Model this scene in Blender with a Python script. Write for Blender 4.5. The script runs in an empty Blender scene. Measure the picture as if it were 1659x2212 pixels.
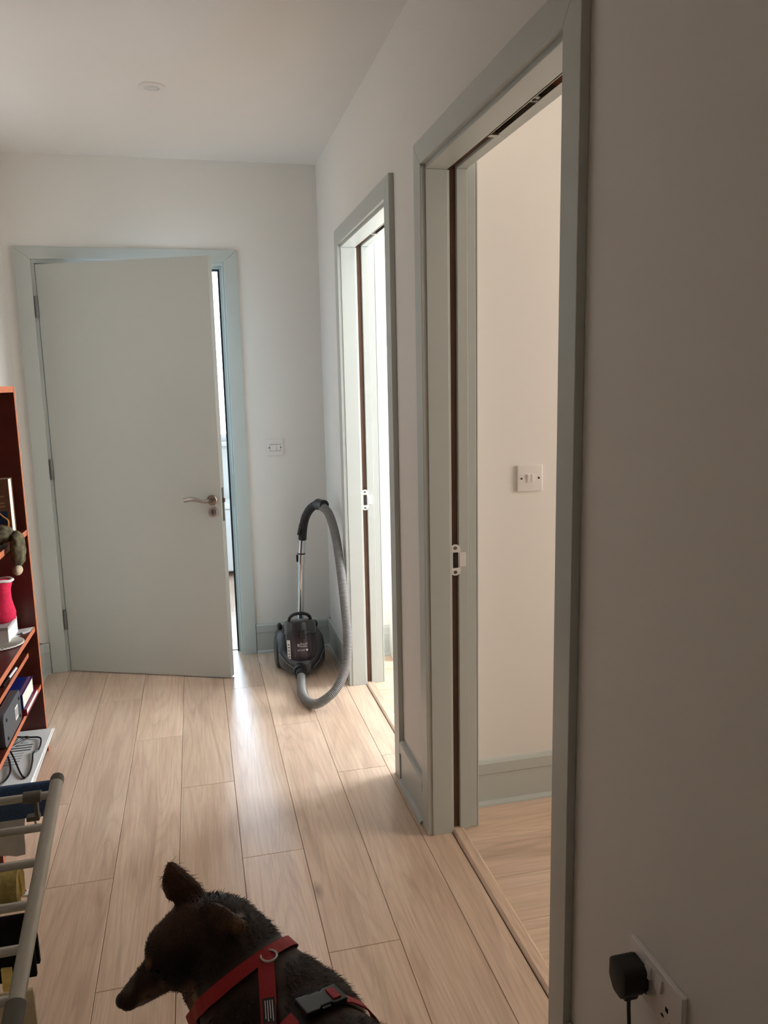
import bpy, bmesh, math, random
from mathutils import Vector, Matrix, noise as mnoise

random.seed(7)
C = bpy.context.scene.collection
S = bpy.context.scene
PI = math.pi

# ---------------------------------------------------------------- camera
YAW, PITCH, ROLL, FPX, CZ = 0.2329, 0.1655, -0.0218, 1699.2, 1.4353
cam = bpy.data.cameras.new('camera')
cam.sensor_fit = 'HORIZONTAL'
cam.sensor_width = 36.0
cam.lens = FPX / 1659.0 * 36.0
cam.clip_start = 0.02
camo = bpy.data.objects.new('camera', cam)
C.objects.link(camo)
_f = Vector((math.sin(YAW) * math.cos(PITCH), math.cos(YAW) * math.cos(PITCH), -math.sin(PITCH)))
_r = Vector((math.cos(YAW), -math.sin(YAW), 0))
_u = _r.cross(_f)
_r2 = _r * math.cos(ROLL) + _u * math.sin(ROLL)
_u2 = -_r * math.sin(ROLL) + _u * math.cos(ROLL)
camo.matrix_world = Matrix(((_r2.x, _u2.x, -_f.x, 0), (_r2.y, _u2.y, -_f.y, 0), (_r2.z, _u2.z, -_f.z, CZ), (0, 0, 0, 1)))
S.camera = camo

# ---------------------------------------------------------------- world, lights, exposure
w = bpy.data.worlds.new('world')
S.world = w
w.use_nodes = True
bg = w.node_tree.nodes['Background']
bg.inputs[0].default_value = (0.86, 0.93, 1.0, 1)
bg.inputs[1].default_value = 3.0


def area(name, loc, target, sx, sy, power, col):
    l = bpy.data.lights.new(name, 'AREA')
    l.shape = 'RECTANGLE'
    l.size, l.size_y = sx, sy
    l.energy = power
    l.color = col
    o = bpy.data.objects.new(name, l)
    C.objects.link(o)
    o.location = loc
    d = Vector(target) - Vector(loc)
    o.rotation_euler = d.to_track_quat('-Z', 'Y').to_euler()
    return o


# daylight through the windows of the three side rooms
area('daylight_kitchen', (0.21, 6.42, 1.68), (0.21, 0, 1.68), .46, 1.34, 80, (0.60, 0.79, 1.0))
area('daylight_far_room', (3.12, 3.18, 1.45), (0, 3.18, 1.45), 1.1, 1.3, 131, (0.92, 0.965, 1.0))
area('daylight_near_room', (3.12, 1.35, 1.45), (0, 1.35, 1.45), 1.1, 1.2, 30, (1.0, 0.81, 0.62))
S.view_settings.view_transform = 'Standard'
S.view_settings.look = 'None'
S.view_settings.gamma = 1.0
S.view_settings.use_curve_mapping = False
S.view_settings.exposure = 0.64
S.cycles.use_denoising = True
S.cycles.max_bounces = 14
S.cycles.diffuse_bounces = 10
S.cycles.sample_clamp_indirect = 8.0


# ---------------------------------------------------------------- materials
def lin(c):
    c = c / 255.0
    return c / 12.92 if c <= 0.04045 else ((c + 0.055) / 1.055) ** 2.4


def rgb(r, g, b):
    return (lin(r), lin(g), lin(b), 1)


def mat(name, col, rough=0.6, metal=0.0, var=0.0, scale=20.0, bump=0.0, bscale=60.0, spec=0.5, coat=0.0):
    m = bpy.data.materials.new(name)
    m.use_nodes = True
    nt = m.node_tree
    b = nt.nodes['Principled BSDF']
    b.inputs['Roughness'].default_value = rough
    b.inputs['Metallic'].default_value = metal
    b.inputs['Specular IOR Level'].default_value = spec
    b.inputs['Coat Weight'].default_value = coat
    col = rgb(*col)
    b.inputs['Base Color'].default_value = col
    tc = nt.nodes.new('ShaderNodeTexCoord')
    if var > 0:
        n = nt.nodes.new('ShaderNodeTexNoise')
        n.inputs['Scale'].default_value = scale
        n.inputs['Detail'].default_value = 5
        nt.links.new(tc.outputs['Object'], n.inputs['Vector'])
        r = nt.nodes.new('ShaderNodeValToRGB')
        r.color_ramp.elements[0].position = 0.3
        r.color_ramp.elements[1].position = 0.7
        r.color_ramp.elements[0].color = tuple(c * (1 - var) for c in col[:3]) + (1,)
        r.color_ramp.elements[1].color = tuple(min(1, c * (1 + var)) for c in col[:3]) + (1,)
        nt.links.new(n.outputs['Fac'], r.inputs['Fac'])
        nt.links.new(r.outputs['Color'], b.inputs['Base Color'])
    if bump > 0:
        n2 = nt.nodes.new('ShaderNodeTexNoise')
        n2.inputs['Scale'].default_value = bscale
        n2.inputs['Detail'].default_value = 3
        nt.links.new(tc.outputs['Object'], n2.inputs['Vector'])
        bp = nt.nodes.new('ShaderNodeBump')
        bp.inputs['Strength'].default_value = bump
        bp.inputs['Distance'].default_value = 0.002
        nt.links.new(n2.outputs['Fac'], bp.inputs['Height'])
        nt.links.new(bp.outputs['Normal'], b.inputs['Normal'])
    return m


def oak_mat(name, axis, light, mid, dark, rough):
    """laminate oak: stretched streaks, cathedral rings, knots; grain runs along axis (0 = x, 1 = y)"""
    m = bpy.data.materials.new(name)
    m.use_nodes = True
    nt = m.node_tree
    N = nt.nodes.new
    L = nt.links.new
    b = nt.nodes['Principled BSDF']
    tc = N('ShaderNodeTexCoord')
    oi = N('ShaderNodeObjectInfo')
    mul = N('ShaderNodeMath'); mul.operation = 'MULTIPLY'; mul.inputs[1].default_value = 37.0
    L(oi.outputs['Random'], mul.inputs[0])
    com = N('ShaderNodeCombineXYZ')
    L(mul.outputs[0], com.inputs[0]); L(mul.outputs[0], com.inputs[1]); L(mul.outputs[0], com.inputs[2])
    add = N('ShaderNodeVectorMath'); add.operation = 'ADD'
    L(tc.outputs['Object'], add.inputs[0]); L(com.outputs[0], add.inputs[1])

    def mapped(sa, sc):
        mp = N('ShaderNodeMapping')
        mp.inputs['Scale'].default_value = (sa, sc, 1) if axis == 0 else (sc, sa, 1)
        L(add.outputs[0], mp.inputs['Vector'])
        return mp
    # broad tone patches along the board
    n1 = N('ShaderNodeTexNoise'); n1.inputs['Scale'].default_value = 1.0; n1.inputs['Detail'].default_value = 4
    L(mapped(1.6, 12).outputs[0], n1.inputs['Vector'])
    # fine fibres
    n2 = N('ShaderNodeTexNoise'); n2.inputs['Scale'].default_value = 1.0; n2.inputs['Detail'].default_value = 6; n2.inputs['Roughness'].default_value = 0.7
    L(mapped(6, 210).outputs[0], n2.inputs['Vector'])
    # cathedral rings from a slow height field
    n3 = N('ShaderNodeTexNoise'); n3.inputs['Scale'].default_value = 1.0; n3.inputs['Detail'].default_value = 1.2; n3.inputs['Distortion'].default_value = 0.15
    L(mapped(.62, 8.5).outputs[0], n3.inputs['Vector'])
    m3 = N('ShaderNodeMath'); m3.operation = 'MULTIPLY'; m3.inputs[1].default_value = 17.0
    L(n3.outputs['Fac'], m3.inputs[0])
    m3f = N('ShaderNodeMath'); m3f.operation = 'FRACT'
    L(m3.outputs[0], m3f.inputs[0])
    r3 = N('ShaderNodeValToRGB')
    e = r3.color_ramp.elements
    e[0].position = 0.0; e[0].color = (0.05, 0.05, 0.05, 1)
    e[1].position = 0.45; e[1].color = (1, 1, 1, 1)
    ee = e.new(0.93); ee.color = (0.75, 0.75, 0.75, 1)
    ee = e.new(1.0); ee.color = (0.05, 0.05, 0.05, 1)
    L(m3f.outputs[0], r3.inputs['Fac'])
    # dark smoky streaks
    n4 = N('ShaderNodeTexNoise'); n4.inputs['Scale'].default_value = 1.0; n4.inputs['Detail'].default_value = 3; n4.inputs['Distortion'].default_value = 0.8
    L(mapped(1.5, 17).outputs[0], n4.inputs['Vector'])
    r4 = N('ShaderNodeValToRGB')
    r4.color_ramp.elements[0].position = 0.54; r4.color_ramp.elements[1].position = 0.82
    L(n4.outputs['Fac'], r4.inputs['Fac'])
    ramp = N('ShaderNodeValToRGB')
    e = ramp.color_ramp.elements
    e[0].position = 0.30; e[0].color = rgb(*mid)
    e[1].position = 0.72; e[1].color = rgb(*light)
    L(n1.outputs['Fac'], ramp.inputs['Fac'])

    def mix(kind, fac, c1, c2):
        x = N('ShaderNodeMixRGB'); x.blend_type = kind
        if isinstance(fac, float):
            x.inputs[0].default_value = fac
        else:
            L(fac, x.inputs[0])
        for i, c in ((1, c1), (2, c2)):
            if isinstance(c, tuple):
                x.inputs[i].default_value = c
            else:
                L(c, x.inputs[i])
        return x.outputs[0]
    c = mix('MULTIPLY', 0.13, ramp.outputs['Color'], r3.outputs['Color'])
    c = mix('OVERLAY', 0.42, c, n2.outputs['Fac'])
    fs = N('ShaderNodeMath'); fs.operation = 'MULTIPLY'; fs.inputs[1].default_value = 0.62
    L(r4.outputs['Color'], fs.inputs[0])
    c = mix('MIX', fs.outputs[0], c, rgb(*dark))
    # small knots
    vo = N('ShaderNodeTexVoronoi'); vo.inputs['Scale'].default_value = 1.0
    L(mapped(1.9, 5.2).outputs[0], vo.inputs['Vector'])
    rk = N('ShaderNodeValToRGB')
    rk.color_ramp.elements[0].position = 0.02; rk.color_ramp.elements[0].color = (.6, .6, .6, 1)
    rk.color_ramp.elements[1].position = 0.10; rk.color_ramp.elements[1].color = (0, 0, 0, 1)
    L(vo.outputs['Distance'], rk.inputs['Fac'])
    c = mix('MIX', rk.outputs['Color'], c, rgb(118, 92, 76))
    # tone of each board
    hs = N('ShaderNodeHueSaturation')
    mr = N('ShaderNodeMapRange'); mr.inputs['To Min'].default_value = 0.92; mr.inputs['To Max'].default_value = 1.07
    L(oi.outputs['Random'], mr.inputs['Value']); L(mr.outputs[0], hs.inputs['Value'])
    L(c, hs.inputs['Color'])
    L(hs.outputs[0], b.inputs['Base Color'])
    b.inputs['Roughness'].default_value = rough
    b.inputs['Specular IOR Level'].default_value = 0.55
    hm = mix('MIX', 0.5, r3.outputs['Color'], n2.outputs['Fac'])
    bp = N('ShaderNodeBump'); bp.inputs['Strength'].default_value = 0.22; bp.inputs['Distance'].default_value = 0.0007
    L(hm, bp.inputs['Height']); L(bp.outputs['Normal'], b.inputs['Normal'])
    return m


def glass_mat(name):
    m = bpy.data.materials.new(name)
    m.use_nodes = True
    nt = m.node_tree
    nt.nodes.clear()
    o = nt.nodes.new('ShaderNodeOutputMaterial')
    t = nt.nodes.new('ShaderNodeBsdfTransparent')
    g = nt.nodes.new('ShaderNodeBsdfGlossy'); g.inputs['Roughness'].default_value = 0.02
    fr = nt.nodes.new('ShaderNodeFresnel'); fr.inputs['IOR'].default_value = 1.45
    mx = nt.nodes.new('ShaderNodeMixShader')
    nt.links.new(fr.outputs[0], mx.inputs[0]); nt.links.new(t.outputs[0], mx.inputs[1]); nt.links.new(g.outputs[0], mx.inputs[2])
    nt.links.new(mx.outputs[0], o.inputs['Surface'])
    return m


def tinted_mat(name, col, alpha, rough=0.08):
    m = mat(name, col, rough)
    m.node_tree.nodes['Principled BSDF'].inputs['Alpha'].default_value = alpha
    return m


M = dict(
    wall=mat('wall_paint', (233, 231, 227), 0.75, bump=0.05, bscale=220),
    ceil=mat('ceiling_paint', (234, 233, 231), 0.85, bump=0.04, bscale=200),
    trim=mat('sage_gloss_paint', (190, 196, 193), 0.38, bump=0.03, bscale=150),
    door=mat('sage_door_paint', (187, 190, 185), 0.42, bump=0.05, bscale=260),
    dark=mat('dark_gap', (28, 24, 20), 0.9),
    brown=mat('slot_brown', (96, 68, 52), 0.7, var=0.2, scale=8),
    orangewood=mat('raw_timber', (176, 104, 52), 0.7, var=0.25, scale=30),
    oak=oak_mat('oak_laminate_lengthwise', 1, (226, 201, 179), (210, 183, 160), (150, 121, 101), 0.38),
    oakx=oak_mat('oak_laminate_crosswise', 0, (226, 201, 179), (210, 183, 160), (150, 121, 101), 0.38),
    nickel=mat('brushed_nickel', (176, 170, 162), 0.28, 1.0, bump=0.05, bscale=400),
    steel=mat('dull_steel', (128, 130, 130), 0.4, 1.0),
    chrome=mat('chrome', (215, 218, 220), 0.08, 1.0),
    plastic=mat('white_switch_plastic', (232, 228, 226), 0.3),
    seal=mat('black_brush_seal', (22, 24, 28), 0.8, bump=0.8, bscale=500),
    black=mat('black_plastic', (20, 20, 22), 0.35),
    blackm=mat('black_matt_plastic', (26, 26, 28), 0.6, bump=0.2, bscale=500),
    charcoal=mat('charcoal_plastic', (42, 43, 46), 0.3, coat=0.3),
    hose=mat('grey_hose_plastic', (128, 128, 128), 0.32, coat=0.2),
    edge=mat('cherry_lit_edge', (190, 110, 76), 0.5, var=.08, scale=40),  # light from the right put into the front edge colour
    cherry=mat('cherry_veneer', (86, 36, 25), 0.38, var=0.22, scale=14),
    glass=glass_mat('window_glass'),
)


# ---------------------------------------------------------------- mesh helpers
class MB:
    def __init__(self):
        self.bm = bmesh.new()

    def box(self, lo, hi, bev=0.0, seg=2, rot=None, pivot=None):
        b = bmesh.new()
        bmesh.ops.create_cube(b, size=1.0)
        lo, hi = Vector(lo), Vector(hi)
        for v in b.verts:
            v.co = Vector((lo[i] + (v.co[i] + 0.5) * (hi[i] - lo[i]) for i in range(3)))
        if bev > 0:
            bmesh.ops.bevel(b, geom=b.edges[:], offset=bev, segments=seg, affect='EDGES', profile=0.6)
        if rot is not None:
            pv = Vector(pivot) if pivot is not None else (lo + hi) / 2
            bmesh.ops.transform(b, matrix=Matrix.Translation(pv) @ rot @ Matrix.Translation(-pv), verts=b.verts)
        return self._add(b)

    def _add(self, b):
        me = bpy.data.meshes.new('tmp')
        b.to_mesh(me); b.free()
        self.bm.from_mesh(me)
        bpy.data.meshes.remove(me)
        return self

    def tube(self, pts, r, n=12, caps=True, closed=False):
        pts = [Vector(p) for p in pts]
        rs = r if isinstance(r, (list, tuple)) else [r] * len(pts)
        T = []
        for i in range(len(pts)):
            if closed:
                a, c = pts[i - 1], pts[(i + 1) % len(pts)]
            else:
                a, c = pts[max(0, i - 1)], pts[min(len(pts) - 1, i + 1)]
            d = (c - a)
            T.append(d.normalized() if d.length > 1e-9 else Vector((0, 0, 1)))
        up = Vector((0, 0, 1)) if abs(T[0].z) < 0.9 else Vector((1, 0, 0))
        nrm = (up - T[0] * up.dot(T[0])).normalized()
        rings = []
        for i, p in enumerate(pts):
            if i:
                nrm = (nrm - T[i] * nrm.dot(T[i]))
                nrm = nrm.normalized() if nrm.length > 1e-6 else T[i].orthogonal().normalized()
            bi = T[i].cross(nrm)
            rings.append([self.bm.verts.new(p + (nrm * math.cos(2 * PI * k / n) + bi * math.sin(2 * PI * k / n)) * rs[i]) for k in range(n)])
        m = len(rings)
        for i in range(m if closed else m - 1):
            a, b = rings[i], rings[(i + 1) % m]
            for k in range(n):
                self.bm.faces.new((a[k], a[(k + 1) % n], b[(k + 1) % n], b[k]))
        if caps and not closed:
            self.bm.faces.new(rings[0][::-1]); self.bm.faces.new(rings[-1])
        return self

    def lathe(self, prof, p0, axis, n=32):
        """prof: (radius, distance along axis)"""
        p0, ax = Vector(p0), Vector(axis).normalized()
        u = ax.orthogonal().normalized(); v = ax.cross(u)
        rings = []
        for r, h in prof:
            rings.append([self.bm.verts.new(p0 + ax * h + (u * math.cos(2 * PI * k / n) + v * math.sin(2 * PI * k / n)) * max(r, 1e-5)) for k in range(n)])
        for a, b in zip(rings, rings[1:]):
            for k in range(n):
                self.bm.faces.new((a[k], a[(k + 1) % n], b[(k + 1) % n], b[k]))
        self.bm.faces.new(rings[0][::-1]); self.bm.faces.new(rings[-1])
        return self

    def ball(self, c, r, rot=None, u=20, v=12):
        b = bmesh.new()
        bmesh.ops.create_uvsphere(b, u_segments=u, v_segments=v, radius=1.0)
        r = Vector(r) if hasattr(r, '__len__') else Vector((r, r, r))
        mtx = Matrix.Translation(Vector(c)) @ (rot.to_4x4() if rot is not None else Matrix()) @ Matrix.Diagonal((r.x, r.y, r.z, 1))
        bmesh.ops.transform(b, matrix=mtx, verts=b.verts)
        return self._add(b)

    def prism(self, poly, origin, U, V, Wd, bev=0.0):
        """polygon (u, v) in plane U, V at origin, extruded by the vector Wd"""
        o, U, V, Wd = Vector(origin), Vector(U), Vector(V), Vector(Wd)
        b = bmesh.new()
        a = [b.verts.new(o + U * p[0] + V * p[1]) for p in poly]
        c = [b.verts.new(o + U * p[0] + V * p[1] + Wd) for p in poly]
        b.faces.new(a); b.faces.new(c[::-1])
        n = len(poly)
        for i in range(n):
            b.faces.new((a[i], c[i], c[(i + 1) % n], a[(i + 1) % n]))
        bmesh.ops.recalc_face_normals(b, faces=b.faces)
        if bev > 0:
            bmesh.ops.bevel(b, geom=b.edges[:], offset=bev, segments=2, affect='EDGES', profile=0.6)
        return self._add(b)

    def build(self, name, material, parent=None, smooth=False, recalc=True, angle=35):
        if recalc:
            bmesh.ops.recalc_face_normals(self.bm, faces=self.bm.faces)
        me = bpy.data.meshes.new(name)
        self.bm.to_mesh(me); self.bm.free()
        if smooth:
            for p in me.polygons:
                p.use_smooth = True
            if angle:
                me.set_sharp_from_angle(angle=math.radians(angle))
        return link(name, me, material, parent)


def link(name, me, material, parent=None):
    o = bpy.data.objects.new(name, me)
    if material is not None:
        me.materials.append(material)
    C.objects.link(o)
    if parent is not None:
        adopt(o, parent)
    return o


def world_loc(o):
    return Vector(o.location) if o.parent is None else Vector(o.location) + (world_loc(o.parent) if o.matrix_parent_inverse == Matrix() else Vector())


def adopt(o, parent):
    """o is modelled in world coordinates; roots only carry a translation"""
    o.parent = parent
    if parent.parent is None:
        o.matrix_parent_inverse = Matrix.Translation(-Vector(parent.location))


def thing(name, label, cat, loc=(0, 0, 0), group=None):
    o = bpy.data.objects.new(name, None)
    o.empty_display_size = 0.05
    C.objects.link(o)
    o.location = loc
    return tag(o, label, cat, group)


def tag(o, label, cat, group=None):
    o['label'] = label; o['category'] = cat
    if group:
        o['group'] = group
    return o


def struct(o, label=None):
    o['kind'] = 'structure'
    if label:
        o['label'] = label
    return o


def sempty(name, loc, label=None):
    o = bpy.data.objects.new(name, None)
    o.empty_display_size = 0.05
    C.objects.link(o)
    o.location = loc
    return struct(o, label)


def spline(pts, n=8, closed=False):
    pts = [Vector(p) for p in pts]
    out = []
    m = len(pts)
    rng = range(m) if closed else range(m - 1)
    for i in rng:
        p0 = pts[(i - 1) % m] if closed or i > 0 else pts[0] * 2 - pts[1]
        p1, p2 = pts[i], pts[(i + 1) % m]
        p3 = pts[(i + 2) % m] if closed or i + 2 < m else pts[-1] * 2 - pts[-2]
        for k in range(n):
            t = k / n
            out.append(0.5 * ((2 * p1) + (p2 - p0) * t + (2 * p0 - 5 * p1 + 4 * p2 - p3) * t * t + (3 * p1 - p0 - 3 * p2 + p3) * t ** 3))
    if not closed:
        out.append(pts[-1])
    return out


def text(name, body, size, mtx, material, parent, depth=0.0003):
    cu = bpy.data.curves.new(name, 'FONT')
    cu.body = body; cu.size = size; cu.extrude = depth; cu.align_x = 'CENTER'; cu.align_y = 'CENTER'
    cu.resolution_u = 3
    tmp = bpy.data.objects.new(name, cu)
    C.objects.link(tmp)
    bpy.context.view_layer.update()
    me = bpy.data.meshes.new_from_object(tmp.evaluated_get(bpy.context.evaluated_depsgraph_get()))
    bpy.data.objects.remove(tmp)
    me.transform(mtx)
    return link(name, me, material, parent)


# ---------------------------------------------------------------- room shell
XR, XW, YF, YFB, H, XL = 0.666, 0.800, 4.130, 4.250, 2.508, -0.825
YB = -1.60            # end of the hall behind the camera
NR, FR = 2.354, 3.90  # far walls of the near and the far side room
XE = 3.05             # outer wall of both side rooms
KY = 6.30             # window wall of the kitchen beyond the door


def wall(name, *boxes, m='wall'):
    b = MB()
    for lo, hi in boxes:
        b.box(lo, hi)
    return struct(b.build(name, M[m]))


wall('ceiling', ((-3.1, YB - .1, H), (XE + .1, KY + .2, H + .1)), m='ceil')
wall('wall_left', ((XL - .1, 2.30, -.05), (XL, KY + .2, H)))
XO = -3.0              # unseen wider space on the left, added to cut bounce light
wall('wall_left.001', ((XO - .1, YB - .1, -.05), (XO, 2.40, H)))
wall('wall_left_return', ((XO, 2.30, -.05), (XL - .1, 2.40, H)))
wall('wall_back', ((-3.0, YB - .1, -.05), (XW, YB, H)))
wall('wall_far', ((XL, YF, -.05), (-.722, YFB, H)), ((.208, YF, -.05), (XR, YFB, H)), ((-.722, YF, 2.048), (.208, YFB, H)))
# rough openings of the two pocket doorways: y 1.312-2.238 and 2.615-3.512
wall('wall_right', ((XR, YB, -.05), (XW, 1.310, H)), ((XR, 2.240, -.05), (XW, 2.612, H)), ((XR, 3.540, -.05), (XW, YFB, H)),
     ((XR, 1.310, 2.050), (XW, 2.240, H)), ((XR, 2.612, 2.050), (XW, 3.540, H)))
wall('wall_between_rooms', ((XW, NR, -.05), (XE, 2.46, H)))
wall('wall_far_room_end', ((XW, FR, -.05), (XE, YFB, H)), ((.937, FR - .10, -.05), (1.25, FR, H)))
wall('wall_near_room_end', ((XW, -.6, -.05), (XE, -.5, H)))
wall('wall_kitchen_right', ((1.30, YFB, -.05), (1.40, KY, H)))


def window_wall(name, n, axis, at, a0, a1, z0, z1, s0, s1, thick, label):
    """wall with one window opening, window frame, mullion, sill and panes"""
    def bx(u0, u1, w0, w1, d0, d1):
        return ((at + d0, u0, w0), (at + d1, u1, w1)) if axis == 'x' else ((u0, at + d0, w0), (u1, at + d1, w1))
    wall(name, bx(s0, a0, -.05, H, 0, thick), bx(a1, s1, -.05, H, 0, thick), bx(a0, a1, -.05, z0, 0, thick), bx(a0, a1, z1, H, 0, thick))
    ctr = (at + .06, (a0 + a1) / 2, z0) if axis == 'x' else ((a0 + a1) / 2, at + .06, z0)
    root = sempty('window_%d' % n, ctr, label)
    white = M['plastic']
    b = MB()
    for q in (bx(a0, a0 + .06, z0, z1, .04, .09), bx(a1 - .06, a1, z0, z1, .04, .09), bx(a0 + .06, a1 - .06, z0, z0 + .06, .04, .09), bx(a0 + .06, a1 - .06, z1 - .06, z1, .04, .09)):
        b.box(*q, bev=.004)
    b.build('window_frame', white, root)
    mid = (a0 + a1) / 2
    if a1 - a0 < .7:
        MB().box(*bx(a0 + .06, a1 - .06, z0 + .06, z1 - .06, .063, .069)).build('pane', M['glass'], root)
        MB().box(*bx(a0 - .03, a1 + .03, z0 - .03, z0, -.06, .04), bev=.004).build('window_sill', white, root)
        return root
    MB().box(*bx(mid - .035, mid + .035, z0 + .06, z1 - .06, .04, .09), bev=.004).build('mullion', white, root)
    MB().box(*bx(a0 - .03, a1 + .03, z0 - .03, z0, -.06, .04), bev=.004).build('window_sill', white, root)
    for u0, u1 in ((a0 + .06, mid - .035), (mid + .035, a1 - .06)):
        MB().box(*bx(u0, u1, z0 + .06, z1 - .06, .063, .069)).build('pane', M['glass'], root)
    return root


window_wall('wall_kitchen_window', 1, 'y', KY, -.06, .48, .99, 2.38, XL, 1.30, .22, 'bright white framed window seen through the gap of the open door')
window_wall('wall_outer', 2, 'x', XE, 2.62, 3.74, .85, 2.10, 2.46, YFB, .22, 'window lighting the far side room')
window_wall('wall_outer.001', 3, 'x', XE, .80, 1.90, .85, 2.05, -.5, NR, .22, 'window lighting the near side room')

# ---------------------------------------------------------------- floor: slab with single boards
slab = MB()
slab.box((-3.1, YB - .1, -.06), (XE + .1, KY + .2, -.0125))
slab = slab.build('floor', M['dark'])
struct(slab)
PW, X0, PL = 0.1886, -0.5013, 1.388


def board(x0, x1, y0, y1, m, name='plank'):
    g = 0.0007
    me = MB()
    me.box((x0 + g, y0 + g, -.012), (x1 - g, y1 - g, 0.0), bev=0.0009, seg=1)
    o = me.build(name, M[m], slab)
    return o


def boards_along_y(xmin, xmax, ymin, ymax, starts):
    for k, st in starts.items():
        a, b = max(X0 + k * PW, xmin), min(X0 + (k + 1) * PW, xmax)
        if b - a < 0.01:
            continue
        y = st
        while y > ymin:
            y -= PL
        while y < ymax:
            lo, hi = max(y, ymin), min(y + PL, ymax)
            if hi - lo > 0.02:
                board(a, b, lo, hi, 'oak')
            y += PL


starts = {-2: 1.95, -1: 2.74, 0: 2.254, 1: 1.797, 2: 2.742, 3: 2.252, 4: 1.783, 5: 2.703, 6: 1.40}
boards_along_y(XL, 0.727, YB, 4.20, starts)
for k_ in range(-14, -1):
    a_, b_ = X0 + k_ * PW, min(X0 + (k_ + 1) * PW, XL)
    y_ = YB - (k_ * .47) % 1.2
    while y_ < 2.30:
        if b_ - a_ > .02 and min(y_ + PL, 2.30) - max(y_, YB) > .02:
            board(max(a_, XO), b_, max(y_, YB), min(y_ + PL, 2.30), 'oak')
        y_ += PL
starts_k = {-2: 4.9, -1: 5.4, 0: 4.7, 1: 5.6, 2: 5.2, 3: 4.95, 4: 4.51, 5: 5.1, 6: 4.8, 7: 5.3, 8: 4.6, 9: 5.0}
boards_along_y(XL, 1.30, 4.201, KY, starts_k)


def boards_along_x(ymin, ymax, yedge, xmin, xmax):
    y = yedge
    while y > ymin:
        y -= PW
    i = 0
    while y < ymax:
        lo, hi = max(y, ymin), min(y + PW, ymax)
        if hi - lo > 0.01:
            x = xmin - random.uniform(0.1, 1.0)
            while x < xmax:
                a, b = max(x, xmin), min(x + PL, xmax)
                if b - a > 0.02:
                    board(a, b, lo, hi, 'oakx')
                x += PL
        y += PW


boards_along_x(0.2, NR, 1.956, .770, XE)
boards_along_x(2.46, FR, 3.51, .770, XE)


# ---------------------------------------------------------------- skirting
SK = [(0, 0), (.013, 0), (.013, .110), (.018, .114), (.018, .150), (.013, .158), (0, .158)]
BEAD = [(.013, 0), (.027, 0), (.026, .006), (.022, .011), (.013, .014)]


def skirting(name, p0, p1, nrm):
    p0, p1 = Vector((*p0, 0)), Vector((*p1, 0))
    n = Vector((*nrm, 0))
    o = MB().prism(SK, p0, n, (0, 0, 1), p1 - p0).build(name, M['trim'])
    struct(o)
    MB().prism(BEAD, p0, n, (0, 0, 1), p1 - p0).build('floor_bead', M['trim'], o)
    return o


skirting('baseboard_right', (XR, YB), (XR, 1.268), (-1, 0))
skirting('baseboard_right.001', (XR, 2.285), (XR, 2.570), (-1, 0))
skirting('baseboard_right.002', (XR, 3.584), (XR, YF), (-1, 0))
skirting('baseboard_far', (.258, YF), (XR, YF), (0, -1))
skirting('baseboard_far.001', (XL, YF), (-.780, YF), (0, -1))
skirting('baseboard_left', (XL, 3.24), (XL, YF), (1, 0))
skirting('baseboard_near_room', (XW + .02, NR), (XE, NR), (0, -1))
skirting('baseboard_near_room.001', (XW, 2.300), (XW, NR), (1, 0))
skirting('baseboard_far_room', (XW, FR), (.937, FR), (0, -1))
skirting('baseboard_far_room.001', (.937, FR - .10), (1.25, FR - .10), (0, -1))
skirting('baseboard_far_room.002', (XW, 3.575), (XW, FR), (1, 0))


# ---------------------------------------------------------------- hinged door and its frame
def architrave(root, plane, side, o0, o1, i0, i1, zo, zi, t=0.018):
    """three boards around an opening; plane = wall surface, on axis given by side"""
    def pr(poly):
        if side == 'x':   # wall plane x = plane, boards stick out to -x
            return MB().prism(poly, (plane, 0, 0), (0, 1, 0), (0, 0, 1), (-t, 0, 0), bev=.0022)
        return MB().prism(poly, (0, plane, 0), (1, 0, 0), (0, 0, 1), (0, -t, 0), bev=.0022)
    pr([(o0, 0), (i0, 0), (i0, zi), (o0, zo)]).build('architrave', M['trim'], root)
    pr([(i1, 0), (o1, 0), (o1, zo), (i1, zi)]).build('architrave', M['trim'], root)
    pr([(o0, zo), (i0, zi), (i1, zi), (o1, zo)]).build('architrave', M['trim'], root)


fr = sempty('trim_1', (-.25, YF, 0), 'pale sage door frame around the half open hinged door')
architrave(fr, YF, 'y', -.777, .255, -.704, .187, 2.090, 2.034)
T = M['trim']
MB().box((-.718, YF - .006, 0), (-.690, YFB, 2.016), bev=.002).build('jamb', T, fr)
MB().box((.178, YF - .006, 0), (.206, YFB, 2.016), bev=.002).build('jamb', T, fr)
MB().box((-.718, YF - .006, 2.0165), (.206, YFB, 2.046), bev=.002).build('frame_head', T, fr)
b = MB()
b.box((-.690, 4.175, 0), (-.678, 4.215, 2.016)); b.box((.166, 4.175, 0), (.178, 4.215, 2.016)); b.box((-.678, 4.175, 2.004), (.166, 4.215, 2.016))
b.build('door_stop', T, fr)
b = MB()
b.box((-.690, 4.160, 0), (-.672, 4.175, 2.012)); b.box((.158, 4.178, 0), (.166, 4.212, 2.004)); b.box((-.67, 4.178, 1.996), (.158, 4.212, 2.004))  # first strip, on the hinge side, is added to block leaking kitchen light
b.build('seal_and_leak_block', M['seal'], fr)
MB().box((.1765, 4.135, .80), (.178, 4.160, .97), bev=.0005).build('strike_plate', M['nickel'], fr)
MB().box((-.690, 4.201, 0), (.178, 4.235, .004), bev=.001).build('threshold', M['steel'], fr)

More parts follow.
